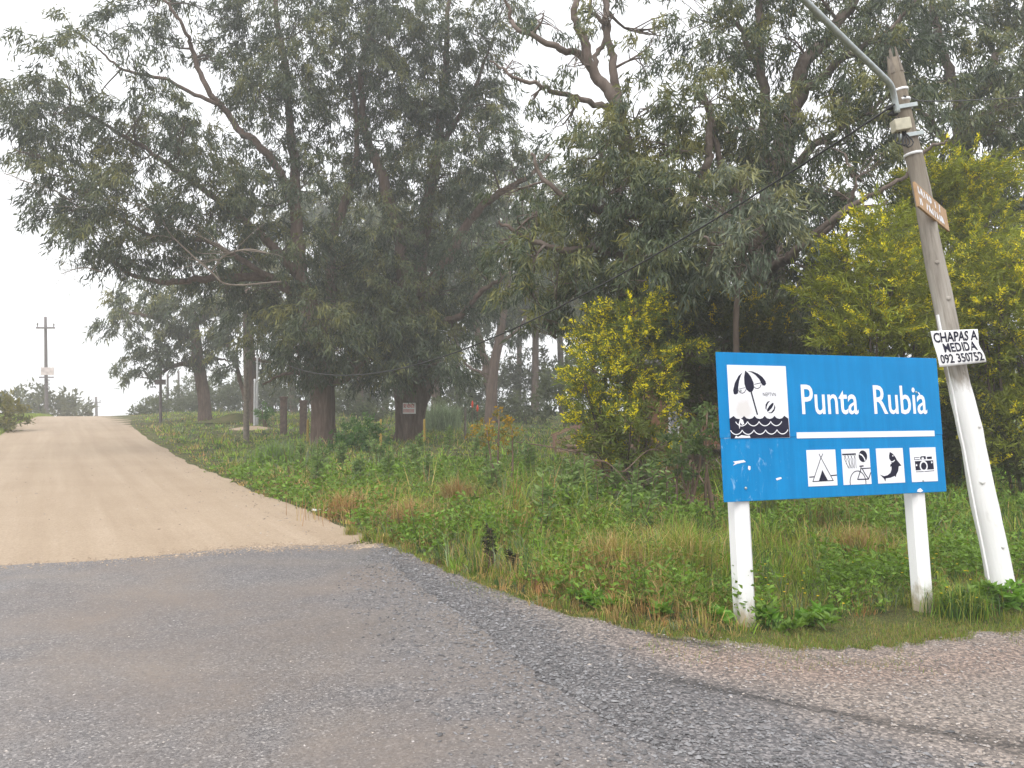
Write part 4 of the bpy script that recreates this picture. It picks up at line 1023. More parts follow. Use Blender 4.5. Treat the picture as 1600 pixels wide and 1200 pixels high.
# left verge
n = 26000
s_ = rng.uniform(14, 75, n); t_ = road_left(s_) - rng.gamma(1.2, 1.6, n)
x_, y_ = xy(s_, t_); k = y_ > 8; x_, y_ = x_[k], y_[k]; n = len(x_)
lg = MB(); blades(lg, x_, y_, rng.uniform(.08, .35, n), np.full(n, .05), (GREEN * .6 + OLIVE * .5) * rng.uniform(.6, 1.3, (n, 1)), .4, False)
tag(lg.build('left_verge_grass', M['grass']), 'low green grass on the left verge of the dirt road', 'grass', kind='stuff')

# tussocks that stand out from the grass
def tussock(px, py, h, n, cols, lab, group=None, spread=.16, w=.007, lean=.55, name='grass_tussock'):
    b = ground_at(px, py); b[2] = terr(b[0], b[1])
    root = MB(); r = np.abs(rng.normal(size=n)) * spread; a = rng.random(n) * 6.283
    x = r * np.cos(a); y = r * np.sin(a)
    cols = np.array(cols); col = cols[rng.integers(0, len(cols), n)] * rng.uniform(.7, 1.25, (n, 1))
    blades(root, b[0] + x, b[1] + y, h * rng.uniform(.5, 1.15, n), np.full(n, w) * rng.uniform(.7, 1.3, n), col, lean)
    o = root.build(name, M['grass']); return tag(o, lab, 'grass tuft', group)
tussock(712, 800, .62, 900, [STRAW * .8, RUST * .8, STRAW * .55], 'big dry brown tussock arching out of the grass', None, .2)
tussock(845, 812, .55, 600, [GREYG, GREYG * 1.4, OLIVE], 'blue grey tussock right of the dry brown tussock', None, .16)
tussock(1215, 810, .62, 700, [GREYG, OLIVE, GREYG * .8], 'grey green tussock seen under the blue board between the posts', None, .22)
tussock(945, 750, .95, 420, [STRAW * .8, RUST], 'tall rusty dead stalks standing by the brush heap', None, .12, .009, .2)
tussock(1040, 770, .9, 300, [STRAW * .75, RUST], 'rusty stalks left of the blue sign', None, .2, .008, .25)
tussock(540, 850 - 40, .5, 500, [STRAW, RUST], 'short rusty tuft at the corner of the dirt road', None, .3)
tussock(640, 830, .5, 700, [STRAW, STRAW * .8, RUST], 'straw tuft where asphalt meets the bank', None, .3)
tussock(960, 905, .55, 700, [STRAW, OLIVE, STRAW * .8], 'straw and olive tuft near the left sign post', None, .25)
tussock(1075, 900, .6, 600, [OLIVE, GREEN, STRAW], 'tall olive tuft beside the left sign post', None, .22)
tussock(690, 672, 1.5, 900, [GREYG, GREYG * 1.25], 'grey reed clump right of the massive trunk', None, .7, .03, .4)
tussock(1500, 962, .30, 600, [GREEN, DEEP, OLIVE], 'dark green tuft at the foot of the right sign post', None, .16)
tussock(1290, 830, .55, 700, [DEEP, GREEN, RUST * .8], 'dark mixed tuft between the two sign posts', None, .35)
tussock(1340, 870, .42, 700, [RUST * .9, STRAW * .8, OLIVE], 'rusty tuft low between the two sign posts', None, .35)
for k_, (px_, py_, lab_) in enumerate([(1150, 966, 'short tuft hugging the left sign post on its left'), (1182, 964, 'short tuft hugging the left sign post on its right'), (1432, 951, 'short tuft hugging the right sign post on its left'), (1466, 950, 'short tuft hugging the right sign post on its right'), (1545, 926, 'short tuft left of the leaning pole foot'), (572, 846, 'short tuft at the tip of the dirt where road surfaces meet'), (600, 850, 'short tuft at the start of the gravel edge'), (548, 836, 'small tuft on the dirt road corner')]):
    tussock(px_, py_, .17, 160, [GREEN, OLIVE, STRAW * .8], lab_, None, .05, .006, .5)
tussock(430, 735, .9, 900, [GREYG, GREEN], 'soft green clump where the verge meets the dirt road', None, .4, .02)

# leafy weeds, each on its own dark stem
def weed(px, py, h, cols, lab, group, nl=46, L=.12, W=.04, sp=.0):
    b = ground_at(px, py); b[2] = terr(b[0], b[1])
    root = thing('leafy_weed', lab, 'weed', group, tuple(b)); cols = np.array(cols)
    lf = MB()
    for k in range(rng.integers(2, 5)):
        e = b + np.array([rng.normal() * (.12 * h + sp), rng.normal() * (.12 * h + sp), h * rng.uniform(.7, 1.1)])
        p = smooth_path([b + rng.normal(size=3) * [.02, .02, 0] - [0, 0, .03], (b + e) / 2 + rng.normal(size=3) * .03, e], 7)
        reparent(tube(MB(), p, np.linspace(.008, .004, 7), 5).build('stem', M['deadstem'], smooth=True), root)
        u = rng.random(nl) ** .55; i = (u * 5.99).astype(int)
        pos = p[i] + (p[i + 1] - p[i]) * (u * 6 - i)[:, None]
        a = rng.random(nl) * 6.28; ax = unit(np.stack([np.cos(a), np.sin(a), rng.normal(size=nl) * .4 + .35], -1))
        f = rng.random((nl, 1)); sz = (.5 + .7 * np.sin(np.clip(u, .1, 1) * 2.6))
        leaves(lf, pos, ax, L * sz, W * sz, cols[0] * (1 - f) + cols[1] * f, .2)
    reparent(tag(lf.build('leaves', M['grass']), kind='stuff'), root)
WG = 'leafy weeds on the bank'; WC = [(.10, .16, .05), (.26, .36, .12)]
spots = [(505, 745), (490, 770), (590, 735), (610, 765), (655, 720), (640, 745), (760, 745), (835, 760), (870, 800), (905, 790), (930, 810), (960, 790), (990, 800), (1010, 780), (800, 735), (740, 725), (560, 760), (530, 740), (670, 770), (890, 830), (845, 850), (1000, 840), (1035, 815), (700, 715), (580, 720), (770, 790), (470, 745)]
for k, (px, py) in enumerate(spots):
    weed(px, py, rng.uniform(.6, 1.0), WC, 'grey green leafy weed with a dark stem among the bank grass', WG)
for k, (px, py) in enumerate([(900, 805), (870, 815), (925, 800), (985, 815)]):
    weed(px, py, .40, [(.10, .20, .04), (.17, .30, .07)], 'bright lime green weed in the middle of the bank', 'bright weeds on the bank', 80, .10, .045)
for k, (px, py, lab) in enumerate([(1135, 975, 'low rosette of fresh leaves left of the left post'), (1190, 978, 'low rosette of fresh leaves right of the left post'), (1215, 985, 'small leafy rosette lying before the left post'), (1025, 960, 'low leafy rosette on the verge edge'), (1560, 955, 'dark leafy plant at the foot of the leaning pole'), (1520, 960, 'leafy plant between right post and leaning pole'), (1590, 950, 'leafy plant right of the leaning pole foot'), (940, 950, 'small rosette at the verge edge'), (1270, 975, 'flat leafy plant in the short grass between the posts')]):
    weed(px, py, .08 if px < 1500 else .26, [(.10, .17 + .04 * rng.random(), .03), (.20, .30 + .1 * rng.random(), .06)], lab, None, 40, .10, .045, .14 if px < 1500 else .05)
for k, (px, py) in enumerate([(770, 890), (800, 895)]):
    weed(px, py, .42 if k == 0 else .2, [(.03, .03, .02), (.09, .10, .04)], ['dark withered dock stalk at the gravel edge', 'small dark withered plant at the gravel edge'][k], None, 70, .045, .02)
# small yellow flowers in the short grass
fm = MB(); n = 40
fx = rng.uniform(1.9, 4.4, n); fy = gedge_y(fx) + rng.uniform(.3, 1.9, n); fz = terr(fx, fy) + rng.uniform(.12, .26, n)
for k in range(n):
    a = np.arange(6) * 1.047
    c_ = np.array([fx[k], fy[k], fz[k]])
    V = np.vstack([c_, c_ + np.stack([np.cos(a) * .012, np.sin(a) * .012, .006 + 0 * a], -1)])
    fm.add(V, None, [[0, i + 1, (i + 1) % 6 + 1] for i in range(6)], (.7, .5, .03))
    tube(fm, [c_ - [0, 0, fz[k] - terr(fx[k], fy[k])], c_], [.002, .002], 3, cap=False, col=(.10, .16, .04))
tag(fm.build('yellow_daisies', M['flower']), 'tiny yellow flowers dotted in the short grass behind the posts', 'flowers', kind='stuff')

# dead branches lying on the bank
def fallen(pts, r, lab, side=6, mat='deadstem', group=None):
    P = [at(*p) for p in pts]; root = MB()
    q = smooth_path(P, 8 * len(P)); tube(root, q, np.linspace(r, r * .3, len(q)), 7, .08)
    for k in range(side):
        i = rng.integers(len(q) // 4, len(q)); e = q[i] + rng.normal(size=3) * [.35, .25, .14] + [0, 0, .05]
        tube(root, smooth_path([q[i], (q[i] + e) / 2 + rng.normal(size=3) * .05, e], 6), np.linspace(r * .4, .003, 6), 4)
    return tag(root.build('fallen_branch', M[mat], smooth=True), lab, 'branch', group)
def on_ground(px, py, dz):
    g = ground_at(px, py); return np.array([g[0], g[1], terr(g[0], g[1]) + dz])
def fallen_w(P, r, lab, side=6, mat='deadstem', group=None):
    root = MB(); q = smooth_path(P, 8 * len(P)); tube(root, q, np.linspace(r, r * .3, len(q)), 7, .08)
    for k in range(side):
        i = rng.integers(len(q) // 4, len(q)); e = q[i] + rng.normal(size=3) * [.35, .25, .14] + [0, 0, .05]
        tube(root, smooth_path([q[i], (q[i] + e) / 2 + rng.normal(size=3) * .05, e], 6), np.linspace(r * .4, .003, 6), 4)
    return tag(root.build('fallen_branch', M[mat], smooth=True), lab, 'branch', group)
fallen_w([on_ground(965, 752, -.02), on_ground(930, 745, .42), on_ground(860, 732, .55), on_ground(800, 726, .62), on_ground(775, 724, .66)], .026, 'long dark fallen branch rising out of the bank grass')
for k in range(34):
    x0 = rng.uniform(930, 1120); y0 = rng.uniform(735, 800); ln = rng.uniform(50, 130); sl = rng.normal() * 8
    fallen_w([on_ground(x0 - ln / 2, y0 - sl, rng.uniform(.05, .9)), on_ground(x0, y0, rng.uniform(.2, .95)), on_ground(x0 + ln / 2, y0 + sl, rng.uniform(-.03, .4))], rng.uniform(.006, .014), 'thin dead branch tangled in the brush heap left of the blue sign', 6, 'deadwood' if k % 3 == 0 else 'deadstem', 'brush heap branches')

# ------------------------------------------------------------------ the blue place-name sign
def frame_obj(o, root):
    o.parent = root; return o

class Pic:
    """flat print: filled shapes in panel coordinates (metres, x right, z up)"""
    def __init__(self, w, h):
        self.w, self.h, self.bm = w, h, bmesh.new()
    def poly(self, pts, y=0.0):
        vs = [self.bm.verts.new((p[0] * self.w, -y, p[1] * self.h)) for p in pts]
        f = self.bm.faces.new(vs); f.normal_update()
        if f.normal.y > 0: f.normal_flip()
    def stroke(self, pts, t, y=0.0, aspect=True):
        P = np.array(pts, float) * [self.w, self.h]
        T = np.gradient(P, axis=0); T /= np.linalg.norm(T, axis=1)[:, None] + 1e-9
        N = np.stack([-T[:, 1], T[:, 0]], -1) * t * self.w * .5
        for i in range(len(P) - 1):
            qd = [P[i] + N[i], P[i + 1] + N[i + 1], P[i + 1] - N[i + 1], P[i] - N[i]]
            vs = [self.bm.verts.new((a, -y, b)) for a, b in qd]
            f = self.bm.faces.new(vs); f.normal_update()
            if f.normal.y > 0: f.normal_flip()
    def ell(self, cx, cy, rx, ry, rot=0, y=0.0, n=28):
        a = np.linspace(0, 2 * math.pi, n, endpoint=False)
        c, s = math.cos(rot), math.sin(rot)
        self.poly([(cx + (rx * math.cos(k) * c - ry * math.sin(k) * s), cy + (rx * math.cos(k) * s + ry * math.sin(k) * c)) for k in a], y)
    def arc(self, cx, cy, rx, ry, a0, a1, t, y=0.0, n=14):
        self.stroke([(cx + rx * math.cos(a), cy + ry * math.sin(a)) for a in np.linspace(R(a0), R(a1), n)], t, y)
    def build(self, name, mat, parent, loc):
        bmesh.ops.triangulate(self.bm, faces=self.bm.faces[:])
        me = bpy.data.meshes.new(name); self.bm.to_mesh(me); self.bm.free()
        me.materials.append(mat)
        o = bpy.data.objects.new(name, me); COL.objects.link(o)
        o.parent = parent; o.location = loc
        return o

def text_obj(txt, x0, x1, z0, z1, mat, parent, name='lettering', y=0.0, bold=0.0, shear=0.0, rot=0.0):
    cu = bpy.data.curves.new('t', 'FONT'); cu.body = txt; cu.size = 1.0; cu.offset = bold; cu.shear = shear
    cu.resolution_u = 3
    tmp = bpy.data.objects.new('t', cu); COL.objects.link(tmp)
    dg = bpy.context.evaluated_depsgraph_get()
    me = bpy.data.meshes.new_from_object(tmp.evaluated_get(dg))
    bpy.data.objects.remove(tmp); bpy.data.curves.remove(cu)
    v = np.zeros(len(me.vertices) * 3, np.float32); me.vertices.foreach_get('co', v); v = v.reshape(-1, 3)
    lo, hi = v.min(0), v.max(0)
    u = (v[:, 0] - lo[0]) / (hi[0] - lo[0]) * (x1 - x0); w = (v[:, 1] - lo[1]) / (hi[1] - lo[1]) * (z1 - z0)
    c, s = math.cos(rot), math.sin(rot)
    out = np.stack([x0 + u * c - w * s, np.full(len(v), -y), z0 + u * s + w * c], -1)
    me.vertices.foreach_set('co', out.astype(np.float32).ravel()); me.update()
    me.materials.clear(); me.materials.append(mat)
    me.name = name
    o = bpy.data.objects.new(name, me); COL.objects.link(o); o.parent = parent
    return o

def lbox(name, x0, x1, y0, y1, z0, z1, mat, parent, bev=0.0):
    o = box(MB(), ((x0 + x1) / 2, (y0 + y1) / 2, (z0 + z1) / 2), x1 - x0, y1 - y0, z1 - z0).build(name, mat, parent)
    if bev: bevel(o, bev)
    return o

BL, BR, TL = at(1131, 785, 5.80), at(1480, 768, 6.56), at(1124, 550, 5.925)
ux = BR - BL; SW = np.linalg.norm(ux); ux /= SW
uz = TL - BL; uz -= ux * uz.dot(ux); SH = np.linalg.norm(uz); uz /= SH
uy = np.cross(uz, ux)
sign = thing('place_name_sign', 'blue board on two white posts reading Punta Rubia with white pictograms', 'sign')
sign.matrix_world = Matrix(((ux[0], uy[0], uz[0], BL[0]), (ux[1], uy[1], uz[1], BL[1]), (ux[2], uy[2], uz[2], BL[2]), (0, 0, 0, 1)))
kx, kz = SW / 2.27, SH / 1.15
seam = .485 * kz
# two sheets butted at the seam, rolled edge behind
lbox('board_sheet', 0, SW, 0, .012, seam + .001, SH, M['blue'], sign, .003)
lbox('board_sheet', .006, SW - .004, .0015, .0135, 0, seam - .001, M['blue'], sign, .003)
def make_post():
    m, n, l, b = newmat('grimy_white_post_paint')
    c = n.new('ShaderNodeTexCoord'); x = n.new('ShaderNodeSeparateXYZ'); l.new(c.outputs['Object'], x.inputs[0])
    nz = noise(n, l, mapping(n, l, (7, 7, 3)), 2.2, 7, .7)
    ad = n.new('ShaderNodeMath'); ad.operation = 'MULTIPLY_ADD'; ad.inputs[1].default_value = -.55; l.new(nz, ad.inputs[0]); l.new(x.outputs[2], ad.inputs[2])
    mr = n.new('ShaderNodeMapRange'); mr.inputs[1].default_value = -1.02; mr.inputs[2].default_value = -1.18; l.new(ad.outputs[0], mr.inputs[0])
    st_ = ramp(n, l, noise(n, l, mapping(n, l, (14, 14, 1.2)), 2.0, 6, .7), [(.60, (0, 0, 0)), (.78, (.35, .35, .35))])
    base = mixc(n, l, st_, (.79, .79, .79), (.52, .50, .45))
    l.new(mixc(n, l, mr.outputs[0], base, (.42, .36, .27)), b.inputs['Base Color']); b.inputs['Roughness'].default_value = .6
    bump(n, l, b, noise(n, l, mapping(n, l, (20, 20, 8)), 3, 5), .25, .006)
    return m
M['post'] = make_post()
for x0, x1 in ((.13, .28), (1.93, 2.08)):
    lo = -1.25
    o = box(MB(), ((x0 + x1) / 2 * kx, .10, (lo + SH * .93) / 2), .142, .15, SH * .93 - lo).build('post', M['post'], sign)
    bevel(o, .035, 1)
    for zz in (.1, .85):
        tube(MB(), [((x0 + x1) / 2 * kx, .0, zz), ((x0 + x1) / 2 * kx, -.006, zz)], [.011, .009], 8).build('bolt', M['galv'], sign, True)
text_obj('Punta', .786 * kx, 1.362 * kx, .664 * kz, .905 * kz, M['vinyl'], sign, y=.0015, bold=.010)
text_obj('Rubia', 1.53 * kx, 2.114 * kx, .664 * kz, .907 * kz, M['vinyl'], sign, y=.0015, bold=.010)
lbox('underline_stripe', .718 * kx, 2.176 * kx, -.002, .0005, .474 * kz, .522 * kz, M['vinyl'], sign)
# small torn flecks of white
fk = Pic(1, 1)
fk.poly([(2.022 * kx, .848 * kz), (2.032 * kx, .854 * kz), (2.047 * kx, .836 * kz), (2.044 * kx, .826 * kz), (2.032 * kx, .835 * kz)])
fk.poly([(.10 * kx, .305 * kz), (.20 * kx, .315 * kz), (.22 * kx, .30 * kz), (.14 * kx, .288 * kz), (.10 * kx, .275 * kz), (.12 * kx, .295 * kz)], -.0015)
fk.poly([(.24 * kx, .27 * kz), (.26 * kx, .265 * kz), (.258 * kx, .24 * kz), (.245 * kx, .235 * kz), (.236 * kx, .25 * kz)], -.0015)
fk.poly([(.49 * kx, .165 * kz), (.54 * kx, .175 * kz), (.55 * kx, .162 * kz), (.50 * kx, .15 * kz)], -.0015)
fk.poly([(1.94 * kx, .03 * kz), (1.97 * kx, .04 * kz), (2.0 * kx, .015 * kz), (1.97 * kx, .004 * kz), (1.93 * kx, .01 * kz)], -.0015)
tag(fk.build('torn_flecks', M['vinyl'], sign, (0, -.002, 0)), kind='stuff')

def panel(x0, z0, w, h, yf=-.002, yb=.002, mat=None):
    o = box(MB(), (w / 2, (yb - yf) / 2, h / 2), w, yb - yf, h).build('pictogram_panel', mat or M['vinyl'], sign)
    o.location = (x0, yf, z0); return o

def make_scuffed():
    m, n, l, b = newmat('scuffed_white_vinyl')
    v = mapping(n, l)
    d = n.new('ShaderNodeVectorMath'); d.operation = 'DISTANCE'; d.inputs[1].default_value = (.13, 0, .22)
    c = n.new('ShaderNodeTexCoord'); l.new(c.outputs['Object'], d.inputs[0])
    ad = n.new('ShaderNodeMath'); ad.operation = 'MULTIPLY_ADD'; ad.inputs[1].default_value = .12
    l.new(noise(n, l, v, 22, 6, .7), ad.inputs[0]); l.new(d.outputs['Value'], ad.inputs[2])
    l.new(ramp(n, l, ad.outputs[0], [(.11, (.66, .64, .63)), (.17, (.78, .79, .83))]), b.inputs['Base Color'])
    b.inputs['Roughness'].default_value = .42; return m
# beach picture
pw, ph = .557 * kx, .57 * kz
pb = panel(.092 * kx, .481 * kz, pw, ph, -.003, .001, make_scuffed())
def cz(pts):   # close-up photo coordinates -> panel fractions
    return [((x - 100 - 25 * (y - 80) / 1000) / 783, (1083 - y) / 985) for x, y in pts]
p = Pic(pw, ph)
p.poly(cz([(335, 170), (318, 260), (320, 350), (340, 425), (385, 465), (425, 450), (445, 405), (442, 335), (410, 255), (375, 205)]))
p.poly(cz([(300, 195), (245, 245), (195, 340), (170, 440), (178, 490), (205, 497), (233, 478), (238, 400), (252, 310), (275, 240)]))
p.poly(cz([(365, 178), (430, 180), (500, 208), (560, 252), (600, 308), (610, 345), (592, 373), (560, 370), (540, 335), (518, 285), (470, 230), (420, 195)]))
p.stroke(cz([(238, 440), (260, 470), (290, 480), (318, 465), (335, 430)]), .010)
p.stroke(cz([(240, 425), (285, 412), (330, 402)]), .007)
p.stroke(cz([(445, 388), (465, 408), (495, 413), (525, 395), (541, 360)]), .010)
p.stroke(cz([(450, 357), (495, 345), (540, 335)]), .009)
p.stroke(cz([(405, 455), (442, 612), (480, 768)]), .024)
# ball
p.poly(cz([(655, 578), (620, 590), (592, 630), (588, 680), (600, 705), (606, 660), (625, 615)]))
p.poly(cz([(700, 605), (680, 610), (640, 650), (608, 700), (610, 728), (630, 722), (672, 680), (698, 632)]))
p.poly(cz([(715, 630), (722, 672), (708, 715), (675, 748), (640, 748), (620, 738), (665, 735), (700, 690)]))
# sea with pointed crests
top = []
crest = [108, 168, 303, 440, 575, 706, 840, 893]
top.append((112, 820))
for a, b_ in zip(crest[1:-1], crest[2:]):
    top.append((a, 783))
    if b_ < 893:
        for u in (.22, .5, .78):
            top.append((a + (b_ - a) * u, 783 + 42 * math.sin(math.pi * u) ** .6))
top += [(893, 822), (905, 1080), (122, 1083)]
p.poly(cz(top))
p.build('beach_print', M['ink'], pb, (0, -.001, 0))
w_ = Pic(pw, ph)
for row, cusps in ((860, [190, 345, 497, 652, 802]), (973, [120, 272, 425, 580, 733, 882])):
    for a, b_ in zip(cusps[:-1], cusps[1:]):
        w_.stroke(cz([(a + (b_ - a) * u, row + 58 * math.sin(math.pi * u) ** .7) for u in np.linspace(0, 1, 11)]), .013)
w_.poly(cz([(170, 1078), (190, 1045), (215, 1062), (260, 1040), (330, 1050), (365, 1045), (378, 1078)]))
w_.poly(cz([(250, 815), (285, 835), (300, 890), (275, 905), (250, 870), (240, 960), (225, 900)]))
w_.build('wave_lines', M['vinyl'], pb, (0, -.002, 0))
text_obj('NEPTVN', .575 * pw, .80 * pw, .575 * ph, .625 * ph, M['ink'], pb, 'small_lettering', y=.001)
# four activity pictograms
iw, ih = .289 * kx, .288 * kz
ix = [.803 * kx, 1.156 * kx, 1.517 * kx, 1.884 * kx]
pans = [panel(x, .092 * kz, iw, ih) for x in ix]
p = Pic(iw, ih)      # tepee
p.stroke([(.42, .89), (.48, .78), (.86, .13)], .022); p.stroke([(.56, .89), (.48, .78), (.15, .13)], .022); p.stroke([(.14, .13), (.5, .135), (.87, .14)], .024)
p.poly([(.5, .44), (.36, .145), (.67, .15)]); p.stroke([(.04, .255), (.21, .26)], .032); p.stroke([(.79, .275), (1.0, .285)], .032)
p.build('tepee_print', M['ink'], pans[0], (0, -.001, 0))
p = Pic(iw, ih)      # hoop, ball, bicycle
p.stroke([(.01, .855), (.5, .86)], .04)
for k in range(4):
    a = .07 + k * .115
    p.stroke([(a, .84), (a + .07, .72), (a + .06, .60), (a * .7 + .19, .46)], .014)
    p.stroke([(a + .07, .84), (a + .01, .72), (a * .8 + .09, .60), (a * .6 + .16, .46)], .014)
p.ell(.75, .79, .155, .165); p.stroke([(.60, .51), (.75, .515)], .038); p.stroke([(.66, .50), (.62, .37), (.5, .14)], .03)
p.stroke([(.66, .44), (1.0, .45)], .03); p.stroke([(.69, .44), (.78, .29), (.9, .14)], .03); p.stroke([(.49, .14), (.9, .14)], .034); p.stroke([(.89, .13), (1.0, .33)], .03)
p.arc(.51, .06, .285, .32, -10, 192, .026)
p.build('sports_print', M['ink'], pans[1], (0, -.001, 0))
q_ = Pic(iw, ih); q_.stroke([(.63, .86), (.72, .82), (.79, .74), (.82, .66)], .04); q_.build('ball_highlight', M['vinyl'], pans[1], (0, -.0016, 0))
def fz(pts): return [((x - 845) / 298, (450 - y) / 383) for x, y in pts]
p = Pic(iw, ih)
p.poly(fz([(995, 108), (984, 145), (983, 180), (1000, 210), (1006, 235), (990, 248), (987, 272), (1002, 268), (1000, 300), (985, 338), (952, 362), (912, 372), (868, 352), (892, 380), (908, 398), (922, 432), (930, 396), (980, 392), (1030, 374), (1042, 390), (1048, 362), (1072, 322), (1084, 268), (1114, 264), (1092, 232), (1068, 200), (1050, 160), (1025, 128)]))
p.build('fish_print', M['ink'], pans[2], (0, -.001, 0))
q_ = Pic(iw, ih); q_.stroke(fz([(1002, 215), (1020, 218), (1042, 200)]), .03); q_.ell(*fz([(1025, 152)])[0], .022, .02); q_.build('fish_details', M['vinyl'], pans[2], (0, -.0016, 0))
def kz_(pts): return [((x - 1208) / 300, (437 - y) / 372) for x, y in pts]
p = Pic(iw, ih)
p.poly(kz_([(1254, 212), (1468, 208), (1470, 306), (1257, 312)])); p.stroke(kz_([(1257, 328), (1360, 328), (1472, 322)]), .018)
p.poly(kz_([(1320, 196), (1318, 172), (1332, 160), (1384, 160), (1386, 194)])); p.poly(kz_([(1398, 168), (1455, 166), (1456, 192), (1399, 193)]))
p.stroke(kz_([(1250, 174), (1310, 172)]), .018); p.stroke(kz_([(1250, 196), (1312, 195)]), .018); p.stroke(kz_([(1251, 172), (1251, 198)]), .018)
p.build('camera_print', M['ink'], pans[3], (0, -.001, 0))
q_ = Pic(iw, ih); q_.ell(*kz_([(1352, 268)])[0], .155, .16); q_.ell(*kz_([(1270, 256)])[0], .03, .03); q_.ell(*kz_([(1450, 230)])[0], .03, .03); q_.ell(*kz_([(1348, 184)])[0], .05, .03)
q_.build('camera_details', M['vinyl'], pans[3], (0, -.0016, 0))
q_ = Pic(iw, ih); q_.ell(*kz_([(1352, 268)])[0], .105, .108); q_.build('camera_lens', M['ink'], pans[3], (0, -.0022, 0))

# ------------------------------------------------------------------ leaning lamp pole
P0, P1 = at(1567, 930, 7.0), at(1396, 92, 7.35)
P0[2] = terr(P0[0], P0[1])
ax_ = P1 - P0; PL = np.linalg.norm(ax_); zq = ax_ / PL
xq = unit(np.cross(np.array([0, 1.0, 0]), zq)); yq = np.cross(zq, xq)
pole = thing('lamp_pole', 'leaning grey wooden pole with whitewashed foot and steel lamp arm', 'utility pole')
pole.matrix_world = Matrix(((xq[0], yq[0], zq[0], P0[0]), (xq[1], yq[1], zq[1], P0[1]), (xq[2], yq[2], zq[2], P0[2]), (0, 0, 0, 1)))
PMI = np.array(pole.matrix_world.inverted())
def pl(px, py, D):
    return (PMI @ np.append(at(px, py, D), 1))[:3]
m = 40; zs = np.linspace(-.5, PL, m)
wob = .012 * np.sin(zs * 2.1) + .008 * np.sin(zs * 5.3)
path = np.stack([wob, .5 * wob, zs], -1)
rad = np.interp(zs, [-.5, 0, .3, 1.5, 3, PL - .1, PL], [.12, .116, .113, .102, .086, .066, .056]) * (1 + .02 * rng.normal(size=m))
rad[-3:] *= [1, .96, .9]
tube(MB(), path, rad, 20, .035, 2.0).build('pole_shaft', M['pole'], pole, True)
# splintered tip
sp = MB()
for k in range(5):
    a = k * 1.26; r_ = .05
    tube(sp, [(r_ * math.cos(a), r_ * math.sin(a), PL - .15), (r_ * math.cos(a) * .9, r_ * math.sin(a) * .9, PL + .03 + .1 * rng.random())], [.028, .006], 4)
tag(sp.build('splintered_tip', M['post_wood'], pole), kind='stuff')
# knots
for (zz, a, s_) in ((1.05, -1.9, .022), (.45, -1.3, .016), (1.55, -1.1, .02), (2.05, -1.6, .016), (2.75, -1.5, .02), (3.1, -1.9, .018)):
    rr_ = np.interp(zz, zs, rad)
    c_ = np.array([math.cos(a) * rr_, math.sin(a) * rr_, zz]); d_ = np.array([math.cos(a), math.sin(a), 0])
    tube(MB(), [c_ - d_ * .02, c_ + d_ * .006, c_ + d_ * .010], [s_ * 1.3, s_, s_ * .4], 9, .1).build('knot', M['pole'], pole, True)
# white conduit moulding up the left side
cz_ = np.linspace(-.1, 2.62, 14)
cp = np.stack([-(np.interp(cz_, zs, rad) + .006), np.full(14, -.035), cz_], -1)
mbc = MB()
for i in range(13):
    a, b_ = cp[i], cp[i + 1]
    V = [a + np.array(o_) for o_ in ((-.008, -.013, 0), (.008, -.013, 0), (.008, .013, 0), (-.008, .013, 0))] + [b_ + np.array(o_) for o_ in ((-.008, -.013, 0), (.008, -.013, 0), (.008, .013, 0), (-.008, .013, 0))]
    mbc.add(V, [[0, 1, 5, 4], [1, 2, 6, 5], [2, 3, 7, 6], [3, 0, 4, 7]] + ([[3, 2, 1, 0]] if i == 0 else []) + ([[4, 5, 6, 7]] if i == 12 else []))
mbc.build('cable_moulding', M['white_paint'], pole)
# lamp arm
arm = np.array([pl(1402, 176, 7.2), pl(1397, 150, 7.18), pl(1391, 132, 7.1), pl(1375, 115, 6.95), pl(1330, 72, 6.6), pl(1262, 5, 6.1), pl(1180, -75, 5.5), pl(1120, -130, 5.1)])
arm_o = tube(MB(), smooth_path(arm, 48), np.full(48, .027), 12).build('lamp_arm', M['galv'], pole, True)
lh = MB(); e0, e1 = arm[-1], arm[-1] + (arm[-1] - arm[-2]) * .8
tube(lh, smooth_path([e0, (e0 + e1) / 2, e1], 9), [.03, .07, .10, .11, .115, .11, .10, .08, .03], 12)
frame_obj(lh.build('lamp_head', M['galv'], None, True), arm_o)
for (zz, hh) in ((PL - .50, .03), (PL - .78, .03)):
    r_ = np.interp(zz, zs, rad) + .008
    tube(MB(), [(0, 0, zz - hh / 2), (0, 0, zz + hh / 2)], [r_, r_], 16).build('clamp_band', M['galv'], pole, True)
    lbox('clamp_plate', -r_ - .07, r_ + .012, -r_ - .012, -r_ + .006, zz - .02, zz + .02, M['galv'], pole, .004)
for zz in (PL - .32, PL - .42, PL - .95):
    r_ = np.interp(zz, zs, rad) + .006
    tube(MB(), [(0, 0, zz - .012), (0, 0, zz + .012)], [r_, r_], 16).build('steel_strap', M['white_paint'], pole, True)
M['box'] = plain('aged_cream_plastic', (.46, .43, .33), .6, .15, 14)
bx_ = pl(1405, 198, 7.12)
ob = box(MB(), bx_ + np.array([0, -.03, 0]), .15, .10, .11, ).build('junction_box', M['box'], pole); bevel(ob, .008)
wr = MB()
for k in range(4):
    s0 = bx_ + np.array([-.05 + .03 * k, -.02, -.05]); e_ = bx_ + np.array([-.06 + .05 * k, 0, .3 + .05 * k])
    tube(wr, smooth_path([s0, s0 + [-.03, -.02, -.10 - .02 * k], s0 + [.03, -.03, -.12], bx_ + [.04 - .02 * k, .02, .04], bx_ + [.03 - .02 * k, .03, .10]], 18), np.full(18, .006), 5)
tag(wr.build('loose_wires', M['black_cable'], pole, True), kind='stuff')
ins = MB()
